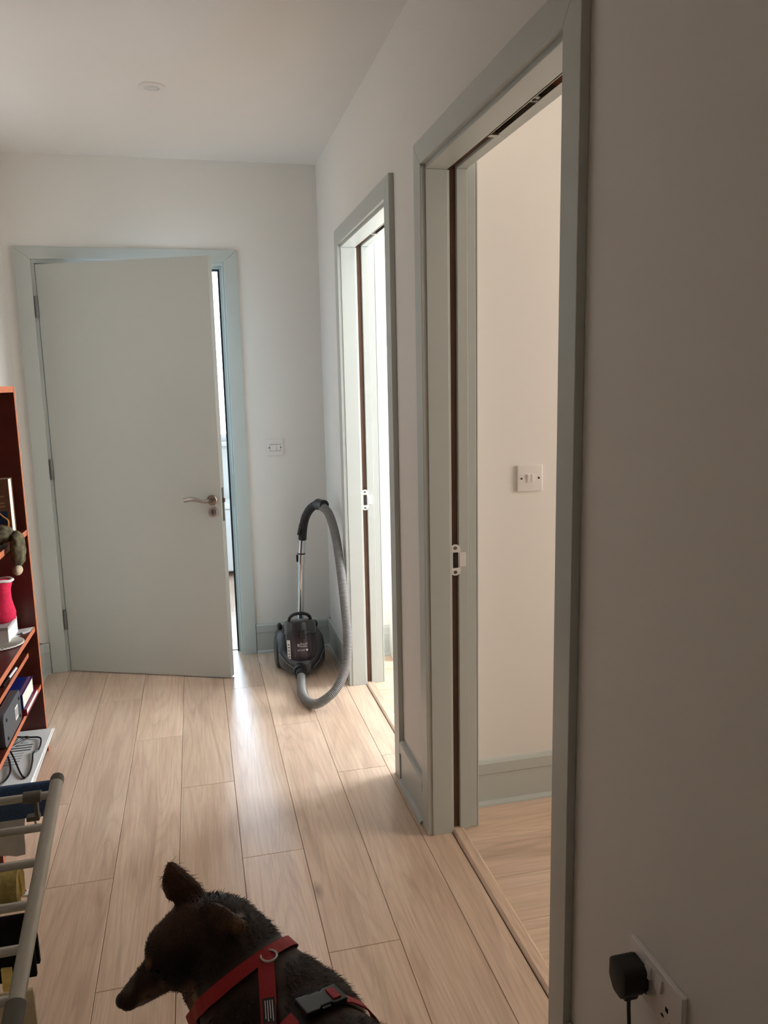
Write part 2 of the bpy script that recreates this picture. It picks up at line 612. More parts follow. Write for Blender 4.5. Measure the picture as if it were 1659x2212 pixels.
ANG = math.radians(23.5)
HX, HY = -.6885, 4.116
DL, DT = .862, .044
d_al = Vector((math.cos(ANG), -math.sin(ANG), 0))       # along the leaf
d_in = Vector((math.sin(ANG), math.cos(ANG), 0))        # away from the hall
door = sempty('door_1', (HX, HY, 0), 'flat sage grey door standing a little open into the hall')


def dpt(s, n, z):
    """s along the leaf, n out of its hall face"""
    return Vector((HX, HY, 0)) + d_al * s - d_in * n + Vector((0, 0, z))


def dbox(s0, s1, n0, n1, z0, z1, bev=0.0):
    b = MB()
    b.prism([(s0, z0), (s1, z0), (s1, z1), (s0, z1)], Vector((HX, HY, 0)) - d_in * n0, d_al, (0, 0, 1), -d_in * (n1 - n0), bev=bev)
    return b


dbox(0.0025, DL, -DT, 0, .007, 2.010, .0015).build('leaf', M['door'], door)
for z in (1.815, 1.04, .275):
    o = MB().tube([dpt(-.003, .004, z - .05), dpt(-.003, .004, z + .05)], .0075, 12).build('hinge', M['steel'], door, True)
    b = MB()
    for k in range(5):
        b.tube([dpt(-.003, .004, z - .05 + k * .02 + .001), dpt(-.003, .004, z - .05 + k * .02 + .018)], .0082, 12)
    b.build('knuckle', M['steel'], o, True)
    MB().prism([(HX - .019, z - .05), (HX - .004, z - .05), (HX - .004, z + .05), (HX - .019, z + .05)], (0, HY + .0065, 0), (1, 0, 0), (0, 0, 1), (0, -.002, 0)).build('hinge_leaf', M['steel'], o)
hs, hz = .818, .893
h = MB().lathe([(.0255, 0), (.0255, .006), (.023, .009), (.0, .009)], dpt(hs, 0, hz), -d_in, 36).build('handle', M['nickel'], door, True)
MB().tube([dpt(hs, .008, hz), dpt(hs, .045, hz)], .0095, 20).build('spindle', M['nickel'], h, True)
pts = [dpt(hs + .004, .047, hz + .001), dpt(hs - .015, .050, hz - .002), dpt(hs - .035, .051, hz + .001), dpt(hs - .06, .051, hz + .008), dpt(hs - .085, .049, hz + .011), dpt(hs - .108, .047, hz + .007), dpt(hs - .122, .046, hz + .004)]
MB().tube(spline(pts, 5), [.0100 - .0028 * math.sin(PI * min(1, i / 18)) + .001 * (i / 30) for i in range(31)], 16).build('lever', M['nickel'], h, True)
lk = MB().lathe([(.0235, 0), (.0235, .006), (.021, .008), (.0, .008)], dpt(hs + .002, 0, .836), -d_in, 36).build('lock_rose', M['nickel'], door, True)
MB().lathe([(.013, .008), (.013, .0105), (.0, .0105)], dpt(hs + .002, 0, .836), -d_in, 28).build('lock_cylinder', M['steel'], lk, True)
dbox(hs - .0001, hs + .0041, .0105, .0118, .826, .846).build('key_slot', M['dark'], lk)
b = MB()
p0 = dpt(DL, 0, 0)
b.prism([(-.031, .79), (-.012, .79), (-.012, .95), (-.031, .95)], Vector((HX, HY, 0)) + d_al * (DL - .0005), -d_in, (0, 0, 1), d_al * .0016)
lp = b.build('latch_plate', M['steel'], door)
MB().prism([(.015, .88), (.027, .88), (.027, .90), (.015, .90)], Vector((HX, HY, 0)) + d_al * (DL + .001), d_in, (0, 0, 1), d_al * .009, bev=.002).build('latch_bolt', M['brown'], lp)


# ---------------------------------------------------------------- pocket doorways in the right wall
def pocket_doorway(n, o0, o1, label):
    """o0 < o1: outer edges (y) of the architrave on the right wall"""
    i0, i1 = o0 + .068, o1 - .066
    root = sempty('trim_%d' % n, (XR, (o0 + o1) / 2, 0), label)
    architrave(root, XR, 'x', o0, o1, i0, i1, 2.090, 2.024)
    # hall side lining, set back 6 mm from the architrave
    MB().box((XR - .003, i1 - .004, 0), (.728, i1 + .024, 2.012), bev=.0018).build('jamb', T, root)
    MB().box((XR - .003, i0 - .024, 0), (.728, i0 + .004, 2.012), bev=.0018).build('jamb', T, root)
    MB().box((XR - .003, i0 - .024, 2.0125), (.728, i1 + .024, 2.046), bev=.0018).build('frame_head', T, root)
    # thin bead where lining meets the slot
    MB().box((.7285, i1 + .0015, 0), (.7345, i1 + .024, 2.012), bev=.001).build('slot_bead', M['trim'], root)
    # slot: dark brown groove that takes the sliding door
    MB().box((.735, i1 + .018, 0), (.757, i1 + .026, 2.03)).build('slot_back', M['brown'], root)
    MB().box((.735, i1 - .33, 2.026), (.757, i1 + .018, 2.036)).build('slot_head', M['brown'], root)
    # room side lining
    MB().box((.7575, i1 + .006, 0), (.790, i1 + .026, 2.018), bev=.0018).build('jamb', T, root)
    MB().box((.7575, i0 - .024, 0), (.790, i0 + .004, 2.018), bev=.0018).build('jamb', T, root)
    MB().box((.7575, i0 - .024, 2.0185), (.790, i1 + .026, 2.046), bev=.0018).build('frame_head', T, root)
    MB().box((.7905, i1 + .010, 0), (.816, i1 + .080, 2.09), bev=.002).build('room_architrave', T, root)
    MB().box((.8165, i1 + .010, 0), (.822, i1 + .030, 2.09), bev=.002).build('room_bead', T, root)
    # sliding track in the head
    tr = MB()
    tr.box((.735, i0, 2.016), (.7375, i1 - .31, 2.044)); tr.box((.7545, i0, 2.016), (.757, i1 - .31, 2.044)); tr.box((.7375, i0, 2.040), (.7545, i1 - .31, 2.044))
    tr.box((.735, i1 - .315, 2.014), (.757, i1 - .295, 2.022))
    tr = tr.build('track', M['nickel'], root)
    MB().box((.738, i1 - .56, 2.018), (.754, i1 - .53, 2.030), bev=.003).build('track_hanger', M['nickel'], tr)
    MB().lathe([(.006, 0), (.006, .003), (.003, .004)], (.746, i1 - .545, 2.018), (0, 0, -1), 14).build('track_bolt', M['steel'], tr, True)
    MB().box((.7376, i0 + .01, 2.031), (.7544, i1 - .60, 2.039)).build('track_timber', M['orangewood'], tr)
    # strike plate over the slot
    zc = .893
    prof = []
    for k in range(13):
        a = PI * k / 12
        prof.append((.746 + .0155 * math.cos(a), zc + .033 + .0155 * math.sin(a)))
    for k in range(13):
        a = PI + PI * k / 12
        prof.append((.746 + .0155 * math.cos(a), zc - .033 + .0155 * math.sin(a)))
    sp = MB()
    sp.prism(prof, (0, i1 + .0035, 0), (1, 0, 0), (0, 0, 1), (0, .003, 0), bev=.0006)
    sp.box((.758, i1 + .002, zc - .022), (.7785, i1 + .0058, zc + .022), bev=.0015)
    sp = sp.build('strike_plate', M['plastic'], root)
    MB().box((.7385, i1 + .0026, zc - .024), (.7545, i1 + .0036, zc + .024)).build('keep_hole', M['black'], sp)
    for s in (-1, 1):
        MB().lathe([(.0055, 0), (.0055, .0012), (.002, .0016), (.002, .0006)], (.746, i1 + .0036, zc + s * .0375), (0, -1, 0), 16).build('screw', M['steel'], sp, True)
    # oak threshold strip
    MB().prism([(.728, 0), (.730, .004), (.737, .007), (.764, .007), (.769, .004), (.770, 0)], (0, i0 - .02, 0), (1, 0, 0), (0, 0, 1), (0, i1 + .02 - i0 + .02, 0)).build('threshold', M['oak'], root)
    return root


pocket_doorway(2, 1.272, 2.281, 'sage frame of the nearer sliding door opening in the right wall')
pocket_doorway(3, 2.574, 3.580, 'sage frame of the farther sliding door opening behind the vacuum hose')


# ---------------------------------------------------------------- switches, socket, plug, downlight
def switch_plate(name, label, c, s=.086):
    """plate on a wall facing -y"""
    root = thing(name, label, 'switch', c)
    x, y, z = c
    MB().box((x - s / 2, y - .009, z - s / 2), (x + s / 2, y, z + s / 2), bev=.004, seg=3).build('plate', M['plastic'], root, True)
    for q in (-1, 1):
        MB().lathe([(.0033, 0), (.0033, .0012), (0, .0012)], (x + q * .030, y - .0085, z), (0, -1, 0), 14).build('screw', M['dark'], root, True)
    return root


def rocker(root, x0, x1, y, z0, z1, tilt):
    o = MB().box((x0, y - .013, z0), (x1, y - .006, z1), bev=.0012, rot=Matrix.Rotation(tilt, 4, 'X')).build('rocker', M['plastic'], root, True)
    return o


s1 = switch_plate('light_switch', 'white wide rocker switch on the far wall right of the hinged door', (.401, YF, 1.103))
MB().box((.374, YF - .0094, 1.085), (.430, YF - .0085, 1.121)).build('rocker_recess', mat('recess_grey', (132, 132, 136), .7), s1)
rocker(s1, .3755, .4085, YF, 1.087, 1.119, .10)
rocker(s1, .4095, .4285, YF, 1.087, 1.119, -.10)
s2 = switch_plate('light_switch', 'white double light switch on the wall inside the near side room', (1.044, NR, 1.114))
rocker(s2, 1.0325, 1.0438, NR, 1.102, 1.127, .10)
rocker(s2, 1.0446, 1.056, NR, 1.102, 1.127, .13)

sk = thing('wall_socket', 'white double wall socket low on the right wall near the camera', 'socket', (XR, .980, .474))
MB().box((XR - .010, .907, .431), (XR, 1.053, .517), bev=.004, seg=3).build('plate', M['plastic'], sk, True)
for yc in (1.015, .945):
    MB().box((XR - .0105, yc - .0035, .462), (XR - .0095, yc + .0035, .470)).build('pin_hole', M['dark'], sk)
    for q in (-1, 1):
        MB().box((XR - .0105, yc + q * .011 - .0033, .446), (XR - .0095, yc + q * .011 + .0033, .450)).build('pin_hole', M['dark'], sk)
for yc in (.995, .965):
    MB().box((XR - .0145, yc - .008, .484), (XR - .008, yc + .008, .506), bev=.0012, rot=Matrix.Rotation(.14, 4, 'Y')).build('rocker', M['plastic'], sk, True)
pl = thing('plug', 'black mains plug in the far outlet of the wall socket', 'plug', (.630, 1.018, .468))
MB().prism([(-.026, .030), (-.018, .036), (.018, .036), (.026, .030), (.026, -.002), (.012, -.020), (-.012, -.020), (-.026, -.002)], (XR - .0105, 1.018, .462), (0, 1, 0), (0, 0, 1), (-.044, 0, 0), bev=.005).build('plug_body', M['blackm'], pl, True)
MB().prism([(-.012, 0), (.012, 0), (.008, -.012), (-.008, -.012)], (XR - .019, 1.018, .444), (0, 1, 0), (0, 0, 1), (-.024, 0, 0), bev=.003).build('cable_grip', M['blackm'], pl, True)
MB().tube(spline([(XR - .031, 1.018, .436), (XR - .031, 1.016, .40), (XR - .029, 1.008, .30), (XR - .034, .99, .16), (XR - .05, .95, .05), (XR - .07, .85, .012), (XR - .06, .70, .006), (XR - .045, .40, .006)], 8), .0032, 10).build('cable', M['black'], pl, True)

dl = thing('downlight', 'small round white recessed light in the hall ceiling', 'light', (-.079, 3.184, H))
MB().lathe([(.047, 0), (.047, .002), (.043, .005), (.027, .0055), (.027, .003), (.0, .003)], (-.079, 3.184, H), (0, 0, -1), 48).build('trim_ring', M['plastic'], dl, True)
MB().lathe([(.0255, .001), (.0255, .0045), (.022, .007), (.0, .008)], (-.079, 3.184, H), (0, 0, -1), 40).build('lens', mat('lens_white', (214, 216, 216), .25), dl, True)

lc = thing('low_cabinet', 'plain white low unit under the kitchen window, seen through the door gap', 'cabinet', (.25, KY - .22, 0))
wc = mat('white_lacquer', (232, 234, 236), .3)
MB().box((-.30, KY - .40, .04), (.80, KY - .07, .52), bev=.004).build('carcass', wc, lc)
MB().box((-.32, KY - .42, .52), (.82, KY - .07, .545), bev=.004).build('top', wc, lc)
MB().box((-.29, KY - .415, .05), (.245, KY - .40, .51), bev=.003).build('door', wc, lc)
MB().box((.255, KY - .415, .05), (.79, KY - .40, .51), bev=.003).build('door', wc, lc)
for x in (-.27, .72):
    MB().box((x, KY - .38, 0), (x + .05, KY - .10, .04)).build('foot', wc, lc)


# ================================================================ bookcase on the left
BX0, BX1, BY0, BY1 = -.822, -.645, 2.412, 3.210
bc = thing('bookcase', 'narrow reddish brown veneered bookcase against the left wall', 'bookcase', (-.735, 2.81, 0))
CH = M['cherry']
for y in (BY0, BY1 - .018):
    sp_ = MB().box((BX0, y, 0), (BX1 - .001, y + .018, 1.444), bev=.001).build('side_panel', CH, bc)
    MB().box((BX1 - .001, y, 0), (BX1, y + .018, 1.444)).build('lit_edge', M['edge'], sp_)
MB().box((BX0 + .006, BY0 + .018, 1.422), (BX1 - .002, BY1 - .018, 1.444), bev=.0006).build('top_panel', CH, bc)
MB().box((BX1 - .002, BY0 + .018, 1.422), (BX1 - .001, BY1 - .018, 1.444)).build('lit_edge', M['edge'], bc)
MB().box((BX0, BY0 + .018, .02), (BX0 + .006, BY1 - .018, 1.44)).build('back_panel', CH, bc)
for z, x1, t in ((.904, -.647, .022), (.521, -.652, .021), (.417, -.684, .018), (.284, -.650, .018), (.062, -.650, .018)):
    sh_ = MB().box((BX0 + .006, BY0 + .018, z - t), (x1 - .001, BY1 - .018, z - .0008), bev=.0006).build('shelf', CH, bc)
    MB().box((x1 - .001, BY0 + .018, z - t), (x1, BY1 - .018, z - .0008)).build('lit_edge', M['edge'], sh_)
MB().box((-.668, BY0 + .018, 0), (-.650, BY1 - .018, .044), bev=.001).build('plinth', CH, bc)

paper = mat('paper_white', (226, 226, 224), .7)
pages = mat('page_edges', (236, 226, 206), .8, var=.06, scale=300)


def book(label, lo, hi, cover, spine_lo=True, group=None, t=.003):
    """lying or standing book: two boards, a spine and a page block; page fore-edge faces +x"""
    c = ((lo[0] + hi[0]) / 2, (lo[1] + hi[1]) / 2, lo[2])
    r = thing('book', label, 'book', c, group)
    return r, lo, hi


# book standing on the second shelf, brown cover turned to the camera
r = thing('book', 'thick book with a brown cover and pale page edges standing on the upper shelf', 'book', (-.73, 3.06, .904))
brc = mat('brown_card', (126, 92, 66), .8, var=.08, scale=50)
MB().box((-.810, 3.030, .904), (-.660, 3.034, 1.118), bev=.001).build('cover', brc, r)
MB().box((-.810, 3.086, .904), (-.660, 3.090, 1.118), bev=.001).build('cover', brc, r)
MB().box((-.808, 3.034, .906), (-.6625, 3.086, 1.114)).build('page_block', pages, r)
MB().box((-.813, 3.030, .904), (-.810, 3.090, 1.118)).build('spine', brc, r)
lbr = mat('pale_brown_print', (176, 140, 104), .8)
for z0, n in ((1.052, 1), (1.028, 2), (1.016, 2)):
    MB().box((-.80, 3.0292, z0), (-.678, 3.0299, z0 + .006)).build('print_line', lbr, r)
MB().box((-.80, 3.0290, .955), (-.672, 3.0299, 1.002)).build('blue_print', mat('blue_print', (26, 62, 104), .6), r)
MB().tube(spline([(-.71, 3.0288, 1.01), (-.69, 3.0288, .985), (-.672, 3.0288, .965), (-.68, 3.0288, .93), (-.70, 3.0288, .91)], 6), .003, 8).build('orange_swirl', mat('orange_print', (196, 128, 66), .7), r)

cb = thing('coiled_cable', 'loose coil of thin grey green cable on the upper shelf', 'cable', (-.70, 2.95, .904))
for k in range(3):
    pts = []
    for i in range(20):
        a = 2 * PI * i / 20
        pts.append((-.715 + (.052 + .004 * k) * math.cos(a), 2.955 + (.055 - .004 * k) * math.sin(a) + .006 * k, .909 + .006 * k + .010 * (1 + math.sin(a + k))))
    MB().tube(pts, .0022, 8, closed=True).build('loop', mat('cable_green_grey', (112, 132, 124), .4) if k == 0 else bpy.data.materials['cable_green_grey'], cb, True)
MB().box((-.700, 2.90, .904), (-.680, 2.915, .914), bev=.003).build('cable_end', M['plastic'], cb)

kf = mat('khaki_camouflage', (92, 84, 60), .9, var=.55, scale=60, bump=.8, bscale=80)
b = MB()
random.seed(3)
b.ball((-.668, 2.865, .945), (.045, .05, .032), u=24, v=16)
b.ball((-.613, 2.860, .895), (.024, .045, .062), u=24, v=16)
o = b.build('hat', kf, None, True)
for v in o.data.vertices:
    v.co += Vector(mnoise.noise_vector(v.co * 55)) * .007
tag(o, 'crumpled khaki camouflage cloth hat hanging over the upper shelf edge', 'hat')
MB().ball((-.618, 2.85, .822), (.016, .028, .018)).build('brim', mat('beige_cloth', (196, 176, 148), .9), o, True)

bx = thing('carton', 'low white carton under the red pouch on the middle shelf', 'box', (-.76, 3.06, .521))
MB().box((-.812, 2.985, .521), (-.700, 3.135, .580), bev=.0015).build('carton_body', paper, bx)
MB().box((-.8125, 2.984, .572), (-.6995, 3.136, .584), bev=.0015).build('lid', mat('carton_grey', (176, 178, 176), .6), bx)

po = thing('pouch', 'small red fabric pouch with white rim lying on the white carton', 'pouch', (-.76, 3.06, .584))
b = MB()
prof = [(.0, 0), (.040, .0), (.060, .012), (.064, .040), (.055, .085), (.052, .12), (.060, .150), (.062, .158)]
b.lathe(prof, (-.746, 3.055, .5845), (0, 0, 1), 36)
o = b.build('bag', mat('crimson_felt', (228, 34, 80), .85, var=.15, scale=60, bump=.4, bscale=300), po, True, angle=0)
for v in o.data.vertices:
    v.co.y = 3.055 + (v.co.y - 3.055) * .55
    v.co += Vector(mnoise.noise_vector(v.co * 25)) * .004
b = MB()
b.tube([(-.746 + .063 * math.cos(2 * PI * i / 28), 3.055 + .036 * math.sin(2 * PI * i / 28), .744 + .002 * math.sin(5 * i)) for i in range(28)], .0055, 8, closed=True)
b.build('rim', mat('white_cotton', (232, 228, 222), .9), po, True)

o = MB().prism([(-.654, 3.178), (-.655, 3.120), (-.72, 3.03), (-.722, 3.150)], (0, 0, .5214), (1, 0, 0), (0, 1, 0), (0, 0, .0012)).build('card', paper, None)
tag(o, 'white printed card lying on the middle shelf by the side panel', 'card')
prt = mat('print_grey', (96, 92, 94), .8)
for k in range(4):
    MB().box((-.70, 3.135 - k * .012, .5227), (-.668 - .006 * k, 3.139 - k * .012, .5230)).build('print_line', prt, o)
MB().prism([(-.70, 3.085), (-.684, 3.112), (-.672, 3.088), (-.686, 3.078)], (0, 0, .5227), (1, 0, 0), (0, 1, 0), (0, 0, .0003)).build('print_figure', M['dark'], o)
pf = thing('paper_fan', 'pale grey round ribbed fan overlapping the middle shelf edge', 'fan', (-.73, 2.99, .522))
b = MB()
fan = [(-.755, 2.99, .5245)]
for i in range(41):
    a = -1.75 + 2.6 * i / 40
    fan.append((-.755 + .103 * math.cos(a), 2.985 + .085 * math.sin(a), .5245 + (.0018 if i % 2 else 0)))
vs = [b.bm.verts.new(p) for p in fan]
vt = [b.bm.verts.new(Vector(p) + Vector((0, 0, .003))) for p in fan]
for i in range(1, 41):
    b.bm.faces.new((vs[0], vs[i + 1], vs[i])); b.bm.faces.new((vt[0], vt[i], vt[i + 1]))
    b.bm.faces.new((vs[i], vs[i + 1], vt[i + 1], vt[i]))
b.bm.faces.new((vs[0], vs[1], vt[1], vt[0])); b.bm.faces.new((vs[41], vs[0], vt[0], vt[41]))
b.build('fan_leaf', mat('fan_grey', (186, 184, 172), .7, var=.1, scale=90), pf)
MB().tube([fan[i] for i in range(1, 42)], .0022, 6).build('fan_edge', M['plastic'], pf, True)

pn = thing('pen', 'white and black pen lying on the set back shelf', 'pen', (-.70, 2.88, .417))
MB().tube([(-.690, 3.00, .4225), (-.694, 2.90, .4225)], .005, 12).build('pen_cap', M['plastic'], pn, True)
MB().tube([(-.694, 2.90, .4225), (-.697, 2.82, .4225)], .0048, 12).build('barrel', M['black'], pn, True)

blc = mat('blue_gloss_cover', (24, 44, 120), .22, var=.25, scale=30, coat=.5)
rdc = mat('dark_red_cover', (128, 18, 44), .35)
for nm, lo, hi, cm in (('dark red book with white pages lying under the blue book', (-.800, 2.875, .284), (-.640, 3.090, .309), rdc),
                       ('thick glossy blue book lying on top of the red one', (-.800, 2.868, .3092), (-.648, 3.060, .366), blc)):
    r = thing('book', nm, 'book', ((lo[0] + hi[0]) / 2, (lo[1] + hi[1]) / 2, lo[2]), 'books lying on the lower shelf')
    MB().box(lo, (hi[0], hi[1], lo[2] + .003), bev=.0008).build('cover', cm, r)
    MB().box((lo[0], lo[1], hi[2] - .003), hi, bev=.0008).build('cover', cm, r)
    MB().box((lo[0], lo[1], lo[2] + .003), (hi[0], lo[1] + .003, hi[2] - .003)).build('spine', cm, r)
    MB().box((lo[0] + .003, lo[1] + .003, lo[2] + .003), (hi[0] - .003, hi[1] - .003, hi[2] - .003)).build('page_block', pages if cm is blc else paper, r)

rt = thing('router', 'dark grey rounded router standing on edge on the lower shelf', 'router', (-.668, 2.73, .284))
gp = mat('router_grey', (74, 77, 82), .5, bump=.1, bscale=300)
b = MB()
pr = []
for cx, cz, a0 in ((2.838, .378, 0), (2.625, .378, 90), (2.625, .304, 180), (2.838, .304, 270)):
    for k in range(7):
        a = math.radians(a0 + k * 15)
        pr.append((cx + .020 * math.cos(a), cz + .020 * math.sin(a)))
b.prism(pr, (-.682, 0, 0), (0, 1, 0), (0, 0, 1), (.030, 0, 0), bev=.006)
b.build('shell', gp, rt, True)
for y, z in ((2.825, .372), (2.64, .372), (2.64, .308), (2.825, .308)):
    MB().lathe([(.006, 0), (.006, .002), (.004, .003), (0, .003)], (-.652, y, z), (1, 0, 0), 16).build('rubber_foot', M['dark'], rt, True)
MB().box((-.6522, 2.76, .318), (-.6512, 2.80, .362)).build('sticker', paper, rt)
for k in range(5):
    MB().box((-.6513, 2.764 + .007 * k, .324), (-.6508, 2.767 + .007 * k, .356)).build('barcode_line', prt, rt)

ps = thing('paper_stack', 'stack of white papers sticking out over the bottom shelf', 'papers', (-.71, 2.93, .062))
MB().box((-.805, 2.700, .062), (-.634, 3.175, .081), bev=.001).build('yellow_pad', mat('yellow_pad', (214, 184, 110), .8, var=.25, scale=200), ps)
random.seed(5)
for k in range(5):
    dx, dy, rz = random.uniform(-.004, .006), random.uniform(-.008, .008), random.uniform(-.02, .02)
    MB().box((-.805, 2.690 + dy, .0812 + k * .0042), (-.620 + dx, 3.180 + dy, .0852 + k * .0042), rot=Matrix.Rotation(rz, 4, 'Z')).build('sheet', paper, ps)
zt = .1022
for k in range(9):
    y = 3.06 - k * .022
    bold = k in (1, 2, 3)
    MB().box((-.775 + .0 * k, y, zt), (-.668 - (.0 if bold else .02), y + (.007 if bold else .003), zt + .0004)).build('print_line', M['dark'] if bold else prt, ps)
bk = M['black']
cabl = thing('black_cable', 'tangled black cable lying on the stack of papers', 'cable', (-.70, 2.92, .103))
MB().tube(spline([(-.77, 3.13, .107), (-.70, 3.10, .108), (-.655, 3.085, .109), (-.640, 3.05, .109), (-.636, 2.98, .108), (-.650, 2.95, .108), (-.640, 2.88, .107), (-.634, 2.80, .107), (-.642, 2.76, .107), (-.665, 2.80, .108), (-.71, 2.92, .112), (-.755, 3.03, .112), (-.775, 3.08, .108)], 8), .0032, 8).build('flex', bk, cabl, True)
MB().tube(spline([(-.78, 3.06, .110), (-.75, 2.98, .113), (-.715, 2.88, .112), (-.70, 2.80, .109), (-.715, 2.73, .107), (-.76, 2.71, .107)], 8), .0036, 8).build('flex', bk, cabl, True)
MB().tube(spline([(-.795, 2.93, .107), (-.74, 2.99, .117), (-.70, 3.05, .119), (-.69, 3.08, .117), (-.72, 3.07, .118), (-.76, 2.99, .112), (-.79, 2.96, .107)], 8), .0036, 8).build('flex', bk, cabl, True)

o = MB().prism([(-.02, -.012), (.016, -.016), (.022, .004), (.002, .014), (-.018, .010)], (-.545, 2.245, .0005), (1, 0, 0), (0, 1, 0), (0, 0, .006), bev=.002).build('wrapper', paper, None)
tag(o, 'tiny crumpled red and white wrapper on the floor by the airer', 'wrapper')
MB().box((-.568, 2.243, .002), (-.552, 2.262, .008), bev=.002, rot=Matrix.Rotation(.5, 4, 'Z')).build('red_end', mat('wrapper_red', (190, 44, 50), .5), o)

# ================================================================ clothes airer
al = mat('grey_airer_tube', (214, 213, 206), .42, .45, var=.04, scale=60)
gc = mat('grey_airer_joint', (124, 124, 118), .5)
ar = thing('clothes_airer', 'grey tubular clothes airer with a sloping wing at the left edge', 'airer', (-.48, .95, 0))
A1, A0 = Vector((-.2265, 1.156, .868)), Vector((-.2315, .842, .757))
dA = (A0 - A1)
LX = -.78
RAIL = .0092
MB().tube([A1, A1 + dA * .985], RAIL, 20).build('side_rail', al, ar, True)
MB().tube([A1 + Vector((LX + .2265, 0, 0)), A0 + Vector((LX + .2265, 0, 0))], RAIL, 20).build('side_rail', al, ar, True)
cap = MB().lathe([(.0096, -.004), (.0098, .004), (.0085, .008), (.0, .0095)], A1, -dA, 20)
cap.build('end_cap', gc, ar, True)
MB().lathe([(.0096, -.004), (.0098, .004), (.0085, .008), (.0, .0095)], A1 + Vector((LX + .2265, 0, 0)), -dA, 20).build('end_cap', gc, ar, True)
TT = [.075, .245, .415, .600, .775, .955]
for t in TT:
    p = A1 + dA * t
    MB().tube([p, Vector((LX, p.y - .004, p.z))], .0056, 12).build('rung', al, ar, True)
# joints and legs below the wing
for x in (A0.x, LX):
    q = Vector((x, A0.y, A0.z))
    MB().tube([q - dA * .03, q + dA * .16], [.0112] * 2, 20).build('joint', gc, ar, True)
    e = q + dA * .13
    MB().tube([e, Vector((x, .58, .0))], RAIL, 16).build('leg', al, ar, True)
    MB().tube([e + Vector((0, 0, -.02)), Vector((x, .20, .0))], RAIL, 16).build('leg', al, ar, True)
for y in (.586, .206):
    MB().tube([(A0.x, y, .012), (LX, y, .012)], RAIL, 14).build('foot_bar', al, ar, True)
# clip with a small metal ring on the first rung
ck = thing('hanger_clip', 'dark plastic clip with a bent metal ring on the first airer rung', 'clip', (-.258, 1.13, .85))
p = A1 + dA * TT[0]
MB().tube([(-.268, p.y, p.z), (-.245, p.y, p.z)], .0084, 16).build('collar', gc, ck, True)
MB().box((-.2545, p.y - .006, p.z - .030), (-.2495, p.y + .004, p.z - .004), bev=.001).build('stem', gc, ck)
MB().box((-.266, p.y - .007, p.z - .034), (-.2485, p.y + .005, p.z - .027), bev=.001).build('arm', gc, ck)
MB().tube(spline([(-.257, p.y, p.z - .034), (-.254, p.y, p.z - .046), (-.247, p.y, p.z - .054), (-.239, p.y, p.z - .050), (-.236, p.y, p.z - .038), (-.2395, p.y, p.z - .026)], 6), .0017, 8).build('ring', M['chrome'], ck, True)


def drape(name, label, cat, prof, x0, x1, thick, material, wav=.006, f=25, nx=26, seed=0, group=None, taper=None):
    """cloth: profile polyline (y, z) swept from x0 to x1, with folds"""
    prof = spline([(0, a, c) for a, c in prof], 5)
    bm = bmesh.new()
    grid = []
    for i, p in enumerate(prof):
        row = []
        for k in range(nx):
            u = k / (nx - 1)
            xa, xb = (x0, x1) if taper is None else (x0 + taper[0] * i / len(prof), x1 + taper[1] * i / len(prof))
            v = Vector((xa + (xb - xa) * u, p.y, p.z))
            amp = wav * min(1, abs(i - len(prof) / 2) / (len(prof) / 2) * 1.6)
            nz = mnoise.noise(Vector((v.x * f, v.z * 6 + seed, seed)))
            v.y += amp * 1.5 * nz
            v.z += .4 * amp * mnoise.noise(Vector((v.x * f * .7, seed, 4 + p.y * 9)))
            row.append(bm.verts.new(v))
        grid.append(row)
    for a, b_ in zip(grid, grid[1:]):
        for k in range(nx - 1):
            bm.faces.new((a[k], a[k + 1], b_[k + 1], b_[k]))
    bmesh.ops.recalc_face_normals(bm, faces=bm.faces)
    bmesh.ops.solidify(bm, geom=bm.faces[:], thickness=thick)
    m_ = MB(); m_.bm = bm
    o = m_.build(name, material, None, True, angle=60)
    return tag(o, label, cat, group)


den = mat('navy_denim', (74, 104, 152), .85, var=.15, scale=300, bump=.4, bscale=700)
pal = mat('pale_blue_cotton', (232, 238, 250), .55, var=.08, scale=40, bump=.3, bscale=400)
blk = mat('black_cotton', (20, 20, 24), .95, bump=.4, bscale=300)
yel = mat('mustard_towel', (250, 222, 146), .95, var=.2, scale=120, bump=.8, bscale=250)
bei = mat('beige_linen', (250, 232, 198), .9, var=.08, scale=50, bump=.4, bscale=300)
drape('trousers', 'navy trousers folded behind the first airer rung', 'trousers',
      [(1.204, .800), (1.203, .835), (1.199, .848), (1.190, .853), (1.182, .847), (1.179, .803)], LX + .02, -.2415, .004, den, .002, 20, 30, 1)
drape('shirt', 'pale blue shirt hanging low behind the navy trousers', 'shirt',
      [(1.245, .712), (1.235, .735), (1.228, .765), (1.224, .800)], LX + .05, -.300, .004, pal, .010, 34, 40, 6, taper=(0, .010))
drape('towel', 'mustard yellow towel bunched behind the middle airer rungs', 'towel',
      [(1.095, .735), (1.10, .765), (1.085, .786), (1.065, .788), (1.052, .770), (1.050, .745), (1.058, .735)], LX + .1, -.270, .008, yel, .013, 45, 40, 9)
drape('jumper', 'black jumper hanging between the lower airer rungs', 'jumper',
      [(1.010, .690), (1.008, .735), (1.000, .768), (.990, .772), (.984, .755), (.980, .690)], LX + .05, -.239, .006, blk, .004, 18, 30, 3)
drape('belt', 'short mustard strap hanging under the lower airer rungs', 'belt',
      [(.960, .655), (.964, .690), (.966, .722)], -.2745, -.262, .003, yel, .002, 28, 6, 2)
drape('cloth', 'beige cloth hanging beneath the airer joint', 'cloth',
      [(.930, .56), (.925, .66), (.921, .715), (.913, .728), (.905, .715), (.902, .62)], LX + .2, -.2345, .006, bei, .006, 28, 30, 8, taper=(0, .012))

